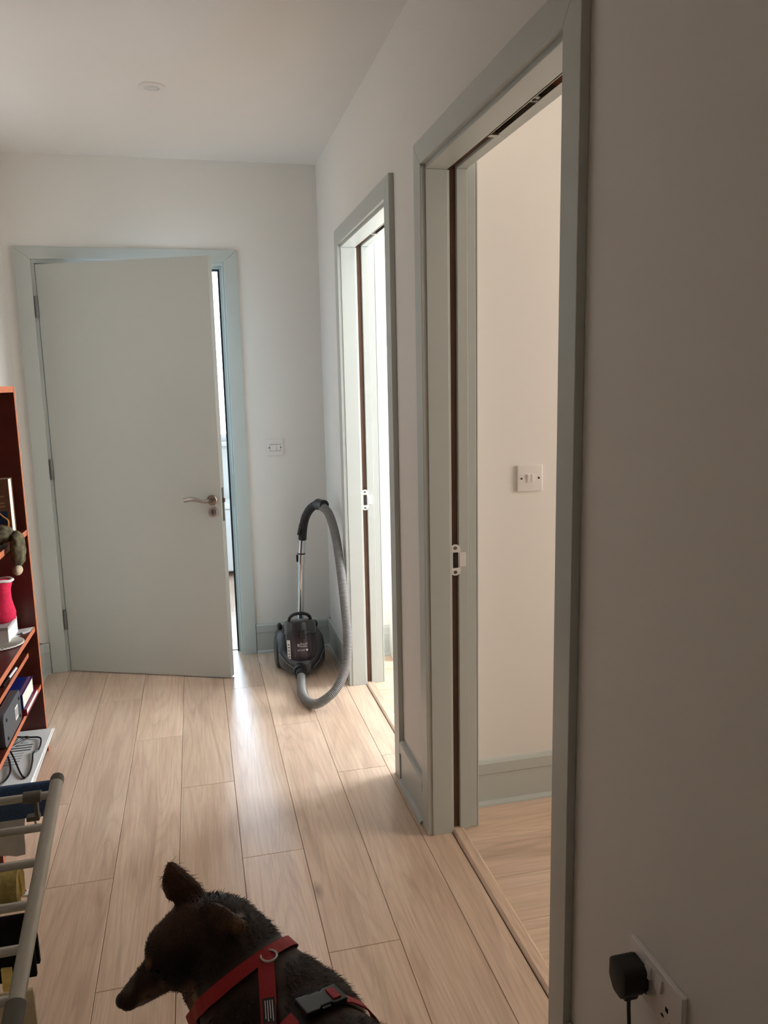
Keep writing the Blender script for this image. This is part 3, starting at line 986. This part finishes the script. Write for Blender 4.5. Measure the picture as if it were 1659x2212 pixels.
# ================================================================ vacuum cleaner in the far corner
VX, VY = .455, 3.83
vc = thing('vacuum_cleaner', 'dark grey cylinder vacuum cleaner with upright tube and long ribbed hose', 'vacuum', (VX, VY, 0))
CHA, BLK = M['charcoal'], M['black']


def hull(sections, name, material, parent, angle=40):
    """loft of closed rings (equal count)"""
    b = MB()
    rings = [[b.bm.verts.new(p) for p in s] for s in sections]
    n = len(rings[0])
    for a, c in zip(rings, rings[1:]):
        for k in range(n):
            b.bm.faces.new((a[k], a[(k + 1) % n], c[(k + 1) % n], c[k]))
    b.bm.faces.new(rings[0][::-1]); b.bm.faces.new(rings[-1])
    return b.build(name, material, parent, True, angle=angle)


def rrect(cx, hw, y, z0, z1, r, n=6):
    pts = []
    for sx, zc, a0 in ((1, z1 - r, 0), (-1, z1 - r, 90), (-1, z0 + r, 180), (1, z0 + r, 270)):
        for k in range(n + 1):
            a = math.radians(a0 + 90 * k / n)
            pts.append((cx + sx * (hw - r) + r * math.cos(a), y, zc + r * math.sin(a)))
    return pts


# body: low nose that widens and rises to the motor housing at the back
hull([rrect(VX, .030, VY - .165, .030, .075, .016), rrect(VX, .045, VY - .15, .022, .088, .020), rrect(VX, .080, VY - .105, .020, .085, .022),
      rrect(VX, .112, VY - .05, .022, .120, .030), rrect(VX, .118, VY + .02, .026, .185, .045), rrect(VX, .116, VY + .09, .030, .205, .050),
      rrect(VX, .108, VY + .135, .034, .195, .050), rrect(VX, .090, VY + .155, .05, .17, .045)], 'body', CHA, vc)
for s in (-1, 1):
    # large rear wheels with covers
    x = VX + s * .112
    x = VX + s * .100
    MB().lathe([(.074, 0), (.080, .004), (.080, .016), (.074, .022), (.045, .026), (.0, .027)], (x, VY + .05, .0805), (s, 0, 0), 48).build('wheel', BLK, vc, True)
    # pale seam line along the nose
    MB().tube([(VX + s * .113, VY - .056, .105), (VX + s * .081, VY - .112, .070), (VX + s * .046, VY - .156, .052)], .0022, 6).build('trim_line', M['steel'], vc, True)
    MB().ball((VX + s * .092, VY + .085, .200), (.014, .022, .020)).build('pedal', BLK, vc, True)
# dust canister: clear tinted cylinder leaning back
ca0 = Vector((VX - .002, VY - .062, .060))
cax = Vector((.006, .19, .98)).normalized()
tint = tinted_mat('smoky_canister', (78, 70, 76), .62, .06)
MB().lathe([(.060, .0), (.072, .006), (.0755, .012), (.0765, .135), (.074, .137)], ca0, cax, 48).build('canister', tint, vc, True)
MB().lathe([(.040, .004), (.046, .06), (.048, .130), (.030, .134)], ca0, cax, 30).build('cyclone', mat('cyclone_mauve', (98, 82, 92), .4), vc, True)
b = MB()
fu = cax.orthogonal().normalized(); fv = cax.cross(fu)
for k in range(10):
    a = 2 * PI * k / 10
    q = (fu * math.cos(a) + fv * math.sin(a))
    b.tube([ca0 + q * .050 + cax * .01, ca0 + q * .052 + cax * .13], .004, 6)
b.build('cyclone_rib', mat('rib_grey', (128, 118, 124), .4), vc, True)
MB().lathe([(.058, -.03), (.070, -.016), (.076, -.004), (.0772, .004), (.0772, .012), (.0755, .0125)], ca0, cax, 48).build('canister_base', CHA, vc, True)
b = MB().lathe([(.0775, .136), (.0800, .139), (.0800, .150), (.0785, .151), (.0785, .154), (.0795, .155), (.0795, .188), (.076, .198), (.060, .203), (.0, .204)], ca0, cax, 48)
ld = b.build('lid', CHA, vc, True)
for k in range(5):
    pass
front = Vector((0, -1, .19)).normalized()
c0 = ca0 + cax * .142 + front * .079
MB().box(c0 + Vector((-.014, -.006, -.022)), c0 + Vector((.014, .006, .018)), bev=.003).build('catch', BLK, ld)
c1 = ca0 + cax * .006 + front * .077
MB().box(c1 + Vector((-.018, -.005, -.006)), c1 + Vector((.018, .006, .008)), bev=.002).build('catch', BLK, vc)
# carrying handle
hp = ca0 + cax * .192
MB().tube(spline([hp + Vector((-.056, -.01, .0)), hp + Vector((-.050, -.008, .028)), hp + Vector((-.030, -.004, .042)), hp + Vector((.0, -.002, .046)), hp + Vector((.030, -.004, .042)), hp + Vector((.050, -.008, .028)), hp + Vector((.056, -.01, .0))], 6), .0078, 14).build('handle', BLK, vc, True)
# print and sticker on the canister
wp = mat('white_print', (226, 226, 230), .5)
fx = Vector((1, 0, 0)); fz = cax


def on_can(h, a, out=.0775):
    n = (front * math.cos(a) + fx * math.sin(a)).normalized()
    p = ca0 + cax * h + n * out
    X = (fx * math.cos(a) - front * math.sin(a)).normalized()
    return Matrix(((X.x, fz.x, n.x, p.x), (X.y, fz.y, n.y, p.y), (X.z, fz.z, n.z, p.z), (0, 0, 0, 1)))


def bend(o):
    """wrap flat lettering around the canister"""
    for v in o.data.vertices:
        d = v.co - ca0
        h = d.dot(cax); rad = d - cax * h
        v.co = ca0 + cax * h + rad.normalized() * .0778
    return o


bend(text('lettering', 'Russell', .0135, on_can(.093, .09), wp, vc))
bend(text('lettering', 'Hobbs', .0135, on_can(.081, .06), wp, vc))
bend(text('lettering', 'ATLAS\u00b2', .0125, on_can(.062, -.10), wp, vc))
b = MB().lathe([(.0, 0), (.0052, 0), (.0052, .0006), (.0, .0006)], (on_can(.062, .27)).translation, front, 18)
b.build('emblem', wp, vc)
b = MB()
for k in range(3):
    r_ = .0068 - .0018 * k
    m_ = on_can(.087, -.26)
    b.tube([m_ @ Vector((r_ * .8 * math.cos(t * 2 * PI / 18), r_ * math.sin(t * 2 * PI / 18), .0002)) for t in range(18)], .0005, 5, closed=True)
b.build('emblem', wp, vc)
b = MB()
m_ = on_can(.070, -1.02, .0770)
for h0, h1 in ((.02, .112),):
    vs = []
    for a in (-1.18, -1.06, -.94, -.84):
        vs.append((on_can(h0, a, .0779).translation, on_can(h1, a, .0779).translation))
    vv = [(b.bm.verts.new(p), b.bm.verts.new(q)) for p, q in vs]
    for (a0, a1), (b0, b1) in zip(vv, vv[1:]):
        b.bm.faces.new((a0, b0, b1, a1))
stk = b.build('sticker', paper, vc)
for h, ww in ((.030, .10), (.044, .12), (.060, .16), (.076, .09), (.090, .12)):
    MB().box((-.005, -.0025, 0), (.005, .0025, .0003)).build('sticker_mark', M['dark'], stk).data.transform(on_can(h, -.98, .0782))
# hose port, hose, bent handle, telescopic tube
MB().lathe([(.030, -.03), (.034, -.012), (.034, .004), (.030, .012), (.024, .013)], (.430, 3.655, .050), Vector((-.06, -.9, -.12)), 36).build('hose_port', BLK, vc, True)
MB().lathe([(.024, .0), (.024, .030), (.026, .033), (.026, .042), (.021, .043)], (.430, 3.642, .048), Vector((-.08, -.9, -.14)), 30).build('hose_cuff', M['blackm'], vc, True)
hose_pts = spline([(.428, 3.605, .043), (.418, 3.53, .030), (.410, 3.44, .022), (.420, 3.34, .022), (.448, 3.28, .030), (.490, 3.255, .058), (.548, 3.268, .105), (.598, 3.325, .182), (.619, 3.385, .30),
                   (.622, 3.455, .44), (.621, 3.53, .59), (.618, 3.61, .715), (.606, 3.72, .806), (.578, 3.825, .836)], 40)
# resample evenly and give it ribs
acc = [0]
for a, c in zip(hose_pts, hose_pts[1:]):
    acc.append(acc[-1] + (c - a).length)
tot = acc[-1]
N_ = 230
pts, rad = [], []
j = 0
for i in range(N_ * 4 + 1):
    s = tot * i / (N_ * 4)
    while j < len(acc) - 2 and acc[j + 1] < s:
        j += 1
    t = (s - acc[j]) / max(1e-9, acc[j + 1] - acc[j])
    pts.append(hose_pts[j].lerp(hose_pts[j + 1], t))
    rad.append((.0205, .0214, .0205, .0172)[i % 4])
MB().tube(pts, rad, 18).build('hose', M['hose'], vc, True, angle=80)
gp_ = spline([(.590, 3.79, .839), (.572, 3.838, .836), (.545, 3.895, .808), (.524, 3.95, .755), (.514, 3.985, .69), (.510, 4.0, .632)], 8)
MB().tube(gp_, [.0255 - .004 * min(1, i / 8) for i in range(len(gp_))], 20).build('grip', M['blackm'], vc, True)
MB().tube([(.596, 3.775, .839), (.574, 3.834, .836)], [.0255, .0285], 22).build('grip_collar', BLK, vc, True)
MB().box((.487, 3.962, .66), (.499, 3.99, .72), bev=.004, rot=Matrix.Rotation(.25, 4, 'Y')).build('air_slider', M['charcoal'], vc)
MB().tube([(.510, 4.0, .64), (.501, 4.0, .555), ], [.0170, .0170], 24).build('upper_tube', M['chrome'], vc, True)
tl = MB().tube([(.501, 4.0, .556), (.4985, 4.0, .505)], [.0190, .0190], 24).tube([(.4985, 4.0, .507), (.4985, 4.0, .505)], .019, 24)
tl.build('tube_sleeve', M['chrome'], vc, True)
MB().lathe([(.020, 0), (.0205, .002), (.0205, .006), (.017, .007)], (.5012, 4.0, .553), (.06, 0, 1), 24).build('sleeve_ring', BLK, vc, True)
MB().box((.474, 3.99, .513), (.485, 4.01, .552), bev=.005).build('release_button', BLK, vc)
MB().tube([(.4985, 4.0, .507), (.478, 4.02, .06)], .0172, 24).build('lower_tube', M['chrome'], vc, True)
b = MB()
b.prism([(-.10, .0), (.10, .0), (.10, .018), (.04, .032), (-.04, .032), (-.10, .018)], (.478, 3.995, .004), (1, 0, 0), (0, 0, 1), (0, .07, 0), bev=.005)
b.tube([(.478, 4.02, .02), (.478, 4.02, .075)], .021, 20)
b.build('floor_head', BLK, vc)

# ================================================================ dog, standing with its back to the camera, head turned left
from mathutils.bvhtree import BVHTree
hd = Vector((-.42, .907, 0)).normalized()      # where the body points
rt_ = Vector((hd.y, -hd.x, 0))                 # its right
Wt = Vector((.062, 1.088, 0))                  # below the withers


def dp(f, r, z):
    return Wt + hd * f + rt_ * r + Vector((0, 0, z))


dm = MB()


def limb(pts, radii, n=16):
    """chain of spheres along a smooth path: tapered, fused later"""
    P = spline(pts, 6)
    R = []
    for i in range(len(pts) - 1):
        for k in range(6):
            R.append(radii[i] + (radii[i + 1] - radii[i]) * k / 6)
    R.append(radii[-1])
    dm.tube(P, R, n)
    for i in range(0, len(P), 3):
        dm.ball(P[i], R[i], u=n, v=10)
    dm.ball(P[-1], R[-1], u=n, v=10)


body_rot = Matrix((rt_, hd, (0, 0, 1))).transposed()      # local x = right, y = forward
TR = [(.05, .392, .086, .128), (-.06, .405, .112, .155), (-.19, .405, .133, .152), (-.33, .425, .114, .130), (-.45, .440, .108, .120), (-.53, .440, .085, .100)]
for i in range(len(TR) - 1):
    for k in range(8):
        t = k / 8
        t2 = t * t * (3 - 2 * t)
        q = [TR[i][0] + (TR[i + 1][0] - TR[i][0]) * t] + [TR[i][j] + (TR[i + 1][j] - TR[i][j]) * t2 for j in (1, 2, 3)]
        dm.ball(dp(q[0], 0, q[1]), (q[2], .085, q[3]), body_rot)
dm.ball(dp(-.50, 0, .440), (.096, .10, .110), body_rot)
dm.ball(dp(-.05, .05, .43), (.075, .12, .11), body_rot)
dm.ball(dp(-.33, 0, .425), (.112, .15, .128), body_rot)
dm.ball(dp(-.45, 0, .440), (.108, .12, .118), body_rot)
dm.ball(dp(-.01, 0, .500), (.060, .10, .062), body_rot)
for s in (-1, 1):
    dm.ball(dp(.0, s * .070, .40), (.050, .075, .12), body_rot)
    dm.ball(dp(-.46, s * .065, .40), (.055, .09, .12), body_rot)
    limb([dp(.0, s * .080, .36), dp(-.03, s * .082, .27), dp(-.01, s * .078, .15), dp(-.005, s * .076, .05), dp(.015, s * .076, .022)], [.052, .036, .023, .019, .024])
    dm.ball(dp(.022, s * .076, .020), (.026, .036, .020), body_rot)
    limb([dp(-.47, s * .078, .38), dp(-.43, s * .082, .28), dp(-.50, s * .078, .20), dp(-.56, s * .074, .145), dp(-.545, s * .074, .05), dp(-.53, s * .074, .022)], [.075, .056, .034, .022, .019, .024])
    dm.ball(dp(-.515, s * .074, .020), (.026, .038, .020), body_rot)
limb([dp(-.55, 0, .47), dp(-.62, .01, .42), dp(-.66, .03, .33), dp(-.67, .05, .24)], [.030, .026, .022, .012])
# neck, reaching forward and left
Sk = Vector((-.055, 1.180, .562))              # middle of the skull
limb([dp(-.02, 0, .47), dp(.035, -.012, .495), Sk + Vector((.050, .0, -.020)), Sk + Vector((.02, .003, -.005))], [.100, .088, .068, .058])
limb([dp(.06, 0, .40), dp(.09, -.02, .45), Sk + Vector((.02, 0, -.05))], [.085, .07, .05])
# head: skull, brow, cheeks, muzzle
Nz = Vector((-.174, 1.184, .469))             # nose tip
md = (Nz - Sk).normalized()
ms = md.cross(Vector((0, 0, 1))).normalized()  # towards the far (right) side: +y
if ms.y < 0:
    ms = -ms
mu = ms.cross(md).normalized()
if mu.z < 0:
    mu = -mu


def hp_(a, s, u):
    return Sk + md * a + ms * s + mu * u


head_rot = Matrix((ms, md, mu)).transposed()
dm.ball(hp_(0, 0, 0), (.054, .064, .050), head_rot)
dm.ball(hp_(.030, 0, .008), (.044, .045, .040), head_rot)
dm.ball(hp_(.052, -.020, .014), (.018, .024, .019), head_rot)
dm.ball(hp_(.052, .020, .014), (.018, .024, .019), head_rot)
dm.ball(hp_(.02, -.030, -.022), (.028, .045, .032), head_rot)
dm.ball(hp_(.02, .030, -.022), (.028, .045, .032), head_rot)
limb([hp_(.035, 0, -.006), hp_(.075, 0, -.008), hp_(.114, 0, -.010), hp_(.138, 0, -.012)], [.036, .0275, .0215, .0175], 18)
limb([hp_(.03, 0, -.034), hp_(.075, 0, -.029), hp_(.124, 0, -.024)], [.028, .019, .0125], 18)


def ear(base_c, tip, across, wbase, thick, cup):
    """leaf shaped ear, fused into the head"""
    base_c, tip, across = Vector(base_c), Vector(tip), Vector(across).normalized()
    ax = tip - base_c
    nr = ax.normalized().cross(across).normalized()
    for i in range(13):
        t = i / 12
        wd = wbase * (1 - t) ** .75 * (1 + .35 * math.sin(PI * t)) + .004
        for k in range(-3, 4):
            q = k / 3
            c = base_c + ax * t + across * wd * q * .85 + nr * cup * (q * q) * (1 - .5 * t)
            dm.ball(c, thick * (1 - .35 * t), u=8, v=6)


ear(hp_(-.022, .036, .036), (-.079, 1.224, .664), (.9, .1, -.25), .027, .0075, .008)
ear((-.030, 1.142, .606), (.027, 1.108, .618), (0, .6, .8), .026, .0070, -.006)
dm.ball(hp_(.144, 0, -.006), (.012, .010, .010), head_rot)

raw = dm.build('raw', None, None)
md_ = raw.modifiers.new('r', 'REMESH'); md_.mode = 'VOXEL'; md_.voxel_size = .0045; md_.use_smooth_shade = True
sm_ = raw.modifiers.new('s', 'SMOOTH'); sm_.factor = .5; sm_.iterations = 5
bpy.context.view_layer.update()
dme = bpy.data.meshes.new_from_object(raw.evaluated_get(bpy.context.evaluated_depsgraph_get()))
bpy.data.objects.remove(raw)
dme.name = 'body'
dme.materials.clear()

BASE = (.031, .0155, .0095)
MARKS = [  # centre, radius, colour: coat markings and some painted shade
    (hp_(-.02, 0, .05), .060, (.060, .030, .016)), (hp_(-.022, .040, .07), .060, (.085, .040, .022)),
    (Vector((-.075, 1.222, .65)), .035, (.10, .05, .03)), (Vector((.0, 1.135, .625)), .024, (.085, .042, .022)),
    (Vector((.027, 1.108, .622)), .020, (.17, .095, .05)),
    (hp_(.030, -.055, -.01), .045, (.006, .0035, .003)), (Vector((.02, 1.13, .52)), .055, (.005, .0035, .003)),  # shade on left cheek and neck, painted into the coat as black
    (hp_(.060, -.027, .027), .0085, (.16, .085, .04)), (hp_(.060, .027, .027), .0085, (.16, .085, .04)),
    (hp_(.060, -.022, -.038), .030, (.15, .085, .048)), (hp_(.025, -.05, -.055), .030, (.15, .085, .048)),
    (hp_(.100, -.018, -.026), .020, (.13, .085, .06)), (hp_(.118, 0, .012), .018, (.11, .085, .07)),
    (hp_(.120, -.012, -.03), .013, (.26, .21, .18)),
    (dp(.12, -.06, .44), .030, (.40, .36, .32)), (dp(.125, -.03, .40), .05, (.42, .38, .34)),
    (dp(-.2, .05, .55), .08, (.034, .020, .013)), (dp(-.06, .02, .56), .05, (.036, .019, .011)),
]
for s in (-1, 1):
    MARKS.append((dp(.01, s * .076, .06), .075, (.16, .085, .045)))
    MARKS.append((dp(-.53, s * .074, .06), .075, (.16, .085, .045)))
STREAK = [(Vector((.022, 1.158, .598)), Vector((.036, 1.178, .575)), .0065, (.42, .38, .34)), (dp(.08, -.075, .50), dp(.10, -.085, .45), .008, (.25, .21, .19))]


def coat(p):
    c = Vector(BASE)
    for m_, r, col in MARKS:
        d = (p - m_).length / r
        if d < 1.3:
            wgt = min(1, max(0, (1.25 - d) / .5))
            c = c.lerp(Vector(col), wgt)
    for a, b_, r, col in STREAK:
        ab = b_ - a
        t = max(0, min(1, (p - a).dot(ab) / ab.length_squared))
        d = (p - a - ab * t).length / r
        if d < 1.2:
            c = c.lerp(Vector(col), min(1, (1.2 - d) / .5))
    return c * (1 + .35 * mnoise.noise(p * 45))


def paint(me, cols):
    at = me.color_attributes.new('coat', 'FLOAT_COLOR', 'POINT')
    flat = []
    for c in cols:
        flat += [max(0, c.x), max(0, c.y), max(0, c.z), 1]
    at.data.foreach_set('color', flat)


fur = bpy.data.materials.new('dog_coat'); fur.use_nodes = True
nb = fur.node_tree.nodes['Principled BSDF']
an = fur.node_tree.nodes.new('ShaderNodeAttribute'); an.attribute_name = 'coat'
fur.node_tree.links.new(an.outputs['Color'], nb.inputs['Base Color'])
nb.inputs['Roughness'].default_value = .55
nb.inputs['Specular IOR Level'].default_value = .35
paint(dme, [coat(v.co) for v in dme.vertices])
dog = thing('dog', 'dark brown tan-marked dog in a red harness, head turned left', 'dog', (Wt.x, Wt.y, 0))
dbody = link('body', dme, fur, dog)
for p in dme.polygons:
    p.use_smooth = True
bvh = BVHTree.FromPolygons([v.co.copy() for v in dme.vertices], [list(p.vertices) for p in dme.polygons])


# eyes and nose leather
for s in (-1, 1):
    hit = bvh.ray_cast(hp_(.062, s * .09, .030), (hp_(.055, s * .020, .008) - hp_(.062, s * .09, .030)).normalized())
    q = hit[0] if hit[0] else hp_(.058, s * .032, .010)
    MB().ball(q - (q - hp_(.055, 0, .008)).normalized() * .003, (.0060, .0070, .0060), head_rot).build('eye', mat('dark_eye', (16, 10, 6), .2) if s < 0 else bpy.data.materials['dark_eye'], dog, True)
nose = MB().ball(hp_(.146, 0, -.006), (.0135, .0105, .011), head_rot)
nose.build('nose', mat('nose_leather', (24, 20, 20), .35, bump=.5, bscale=500), dog, True)

# ---------------------------------------------------------------- harness
red = mat('red_webbing', (172, 24, 32), .6, bump=.5, bscale=900)
blw = mat('black_buckle_plastic', (26, 27, 29), .35)
ha = thing('dog_harness', 'red webbing dog harness with black side buckle', 'harness', (Wt.x, Wt.y, .5))


STRAPS = []


def lift(p, gap=.0045):
    """keep a strap corner just clear of the coat"""
    for _ in range(3):
        loc, n, i, d = bvh.find_nearest(p)
        e = (p - loc).dot(n)
        if e >= gap:
            break
        p = p + n * (gap - e + .0003)
    return p


def strap(path, name, width=.022, thick=.0022, m=red, parent=ha, off=.005, closed=False):
    """path: list of (point on skin, normal)"""
    b = MB()
    rings = []
    n = len(path)
    STRAPS.extend(p_[0].copy() for p_ in path)
    for i, (p, nr) in enumerate(path):
        if closed:
            tg = path[(i + 1) % n][0] - path[i - 1][0]
        else:
            tg = path[min(n - 1, i + 1)][0] - path[max(0, i - 1)][0]
        tg.normalize()
        sd = tg.cross(nr).normalized() * width / 2
        q = p + nr * off
        u = nr * thick
        c1, c2 = lift(q - sd), lift(q + sd)
        rings.append([b.bm.verts.new(c1), b.bm.verts.new(c2), b.bm.verts.new(c2 + u), b.bm.verts.new(c1 + u)])
    m_ = len(rings)
    for i in range(m_ if closed else m_ - 1):
        a, c = rings[i], rings[(i + 1) % m_]
        for k in range(4):
            b.bm.faces.new((a[k], a[(k + 1) % 4], c[(k + 1) % 4], c[k]))
    if not closed:
        b.bm.faces.new(rings[0][::-1]); b.bm.faces.new(rings[-1])
    return b.build(name, m, parent, False)


def wrap(center, e1, e2, a0, a1, n):
    """points on the coat round a centre in the plane e1, e2 (degrees)"""
    out = []
    for i in range(n + 1):
        a = math.radians(a0 + (a1 - a0) * i / n)
        d = (e1 * math.cos(a) + e2 * math.sin(a)).normalized()
        h = bvh.ray_cast(center + d * .4, -d)
        if h[0] is not None and (h[0] - center).length < .22:
            out.append([h[0], d])
    # smooth radius
    for _ in range(4):
        q = [o[0].copy() for o in out]
        for i in range(1, len(out) - 1):
            out[i][0] = (q[i - 1] + q[i] * 2 + q[i + 1]) / 4
    return [tuple(o) for o in out]


Z = Vector((0, 0, 1))
gc_ = dp(-.115, 0, .42)
gax = Z
girth = wrap(gc_, Z, rt_, -35, 325, 72)
# the girth in pieces: top to right buckle, buckle, round the belly
strap(girth[:6], 'girth_strap')
strap(girth[11:-1] + [girth[-1]], 'girth_strap')
nk_c = dp(.110, -.020, .44)
nk_f = (hd * .75 + Vector((0, 0, .62)) + rt_ * -.1).normalized()     # direction the neck leaves the body
nk_r = nk_f.cross(Z).normalized()
nk_u = nk_r.cross(nk_f).normalized()
neck = wrap(nk_c, nk_u, nk_r, 0, 360, 72)
strap(neck[:-1], 'neck_strap', closed=True)


def on_top(f, r):
    h = bvh.ray_cast(dp(f, r, 1.0), Vector((0, 0, -1)))
    return (h[0], Vector((0, 0, 1)))


pq, qq = neck[0][0] - Wt, girth[1][0] - Wt
spine = [(neck[0][0], (neck[0][1] + Z).normalized())] + [on_top(pq.dot(hd) * (1 - t) + qq.dot(hd) * t, pq.dot(rt_) * (1 - t) + qq.dot(rt_) * t) for t in (.12, .26, .40, .54, .68, .84)] + [(girth[1][0], Z)]
strap(spine, 'back_strap', .024)
b = MB()
q = neck[0][0] + neck[0][1] * .0095 - hd * .004
t1, t2 = hd, rt_
b.tube([q + (t1 * math.cos(2 * PI * k / 24) + t2 * math.sin(2 * PI * k / 24)) * .0120 for k in range(24)], .0017, 8, closed=True)
b.build('ring', mat('pale_ring', (206, 204, 198), .3), ha, True)
# woven label on the back strap
la, lb = spine[4][0] + Z * .0115, spine[6][0] + Z * .0115
lm = MB()
dl_ = (lb - la).normalized(); sl = dl_.cross(Z).normalized(); ul = sl.cross(dl_)
lm.prism([(-.009, 0), (.009, 0), (.009, (lb - la).length), (-.009, (lb - la).length)], la, sl, dl_, ul * .0008)
lab = lm.build('label_patch', M['black'], ha)
for k in range(4):
    MB().prism([(-.006 + .0034 * k, .004), (-.0048 + .0034 * k, .004), (-.0048 + .0034 * k, .034 - .004 * (k % 2)), (-.006 + .0034 * k, .034 - .004 * (k % 2))], la + ul * .0008, sl, dl_, ul * .0003).build('label_print', wp, lab)
MB().prism([(-.004, .038), (.005, .036), (.002, .040), (.004, .045), (-.001, .042)], la + ul * .0008, sl, dl_, ul * .0003).build('label_emblem', red, lab)
# side release buckle on the girth, right of the spine
i0, i1 = 6, 11
STRAPS += [g_[0].copy() for g_ in girth]
pa, pb = girth[i0][0] + girth[i0][1] * .009, girth[i1][0] + girth[i1][1] * .009
nb_ = (girth[i0][1] + girth[i1][1]).normalized()
dx_ = (pb - pa).normalized(); nb_ = (nb_ - dx_ * nb_.dot(dx_)).normalized(); sy_ = nb_.cross(dx_)
Lb = (pb - pa).length
b = MB()
b.prism([(-.004, -.017), (Lb * .28, -.017), (Lb * .34, -.013), (Lb * .62, -.013), (Lb * .68, -.017), (Lb + .004, -.017), (Lb + .004, .017), (Lb * .68, .017), (Lb * .62, .013), (Lb * .34, .013), (Lb * .28, .017), (-.004, .017)], pa, dx_, sy_, nb_ * .009, bev=.0018)
bu = b.build('buckle', blw, ha)
b = MB()
b.prism([(Lb * .72, -.011), (Lb - .004, -.011), (Lb - .004, .011), (Lb * .72, .011)], pa + nb_ * .008, dx_, sy_, nb_ * .003, bev=.001)
b.build('strap_fold', red, bu)
for s in (-1, 1):
    MB().prism([(Lb * .36, s * .013), (Lb * .60, s * .013), (Lb * .60, s * .0175), (Lb * .36, s * .0175)], pa + nb_ * .002, dx_, sy_, nb_ * .005, bev=.001).build('release_tab', blw, bu)


from mathutils.kdtree import KDTree
kd = KDTree(len(STRAPS))
for i_, q_ in enumerate(STRAPS):
    kd.insert(q_, i_)
kd.balance()
# short coat: fine blades standing along the body
random.seed(11)
polys = dme.polygons
areas = [p.area for p in polys]
vb, fb, cb_ = [], [], []
NF = 62000
tot_a = sum(areas)
vcos = [v.co for v in dme.vertices]
for p in polys:
    cpt = p.center
    dens = NF * p.area / tot_a * (1.8 if cpt.z > .40 else .5)
    k = int(dens) + (1 if random.random() < dens % 1 else 0)
    for _ in range(k):
        vi = p.vertices
        a, b_ = random.random(), random.random()
        q = vcos[vi[0]].lerp(vcos[vi[1]], a).lerp(vcos[vi[-1]].lerp(vcos[vi[2 % len(vi)]], a), b_)
        n = p.normal
        if kd.find(q)[2] < .0255:
            continue
        on_head = (q - Sk).dot(md) > -.01 and (q - Sk).length < .16
        near_nose = (q - Nz).length < .05
        flow = (-md if on_head else -hd + Vector((0, 0, -.5)))
        ln = .004 if near_nose else (.006 if on_head else random.uniform(.008, .015))
        if (q - Vector((.0, 1.16, .60))).length < .06:
            ln = random.uniform(.006, .012)
        t = (flow - n * flow.dot(n))
        t = (t.normalized() if t.length > .05 else n.orthogonal()) + Vector((random.uniform(-.5, .5), random.uniform(-.5, .5), random.uniform(-.5, .5)))
        d = (t * .85 + n * .30).normalized()
        sd = d.cross(n)
        if sd.length < 1e-4:
            continue
        sd = sd.normalized() * .0006
        i0 = len(vb)
        mid_ = q + d * ln * .55 + n * ln * .05
        tip = q + d * ln - n * ln * .12
        vb += [q - sd - n * .001, q + sd - n * .001, mid_ + sd * .7, mid_ - sd * .7, tip]
        fb += [(i0, i0 + 1, i0 + 2, i0 + 3), (i0 + 3, i0 + 2, i0 + 4)]
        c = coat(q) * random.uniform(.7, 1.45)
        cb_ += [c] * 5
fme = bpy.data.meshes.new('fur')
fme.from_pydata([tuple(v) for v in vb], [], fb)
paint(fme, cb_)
fo = link('fur', fme, fur, dog)
fo['kind'] = 'stuff'
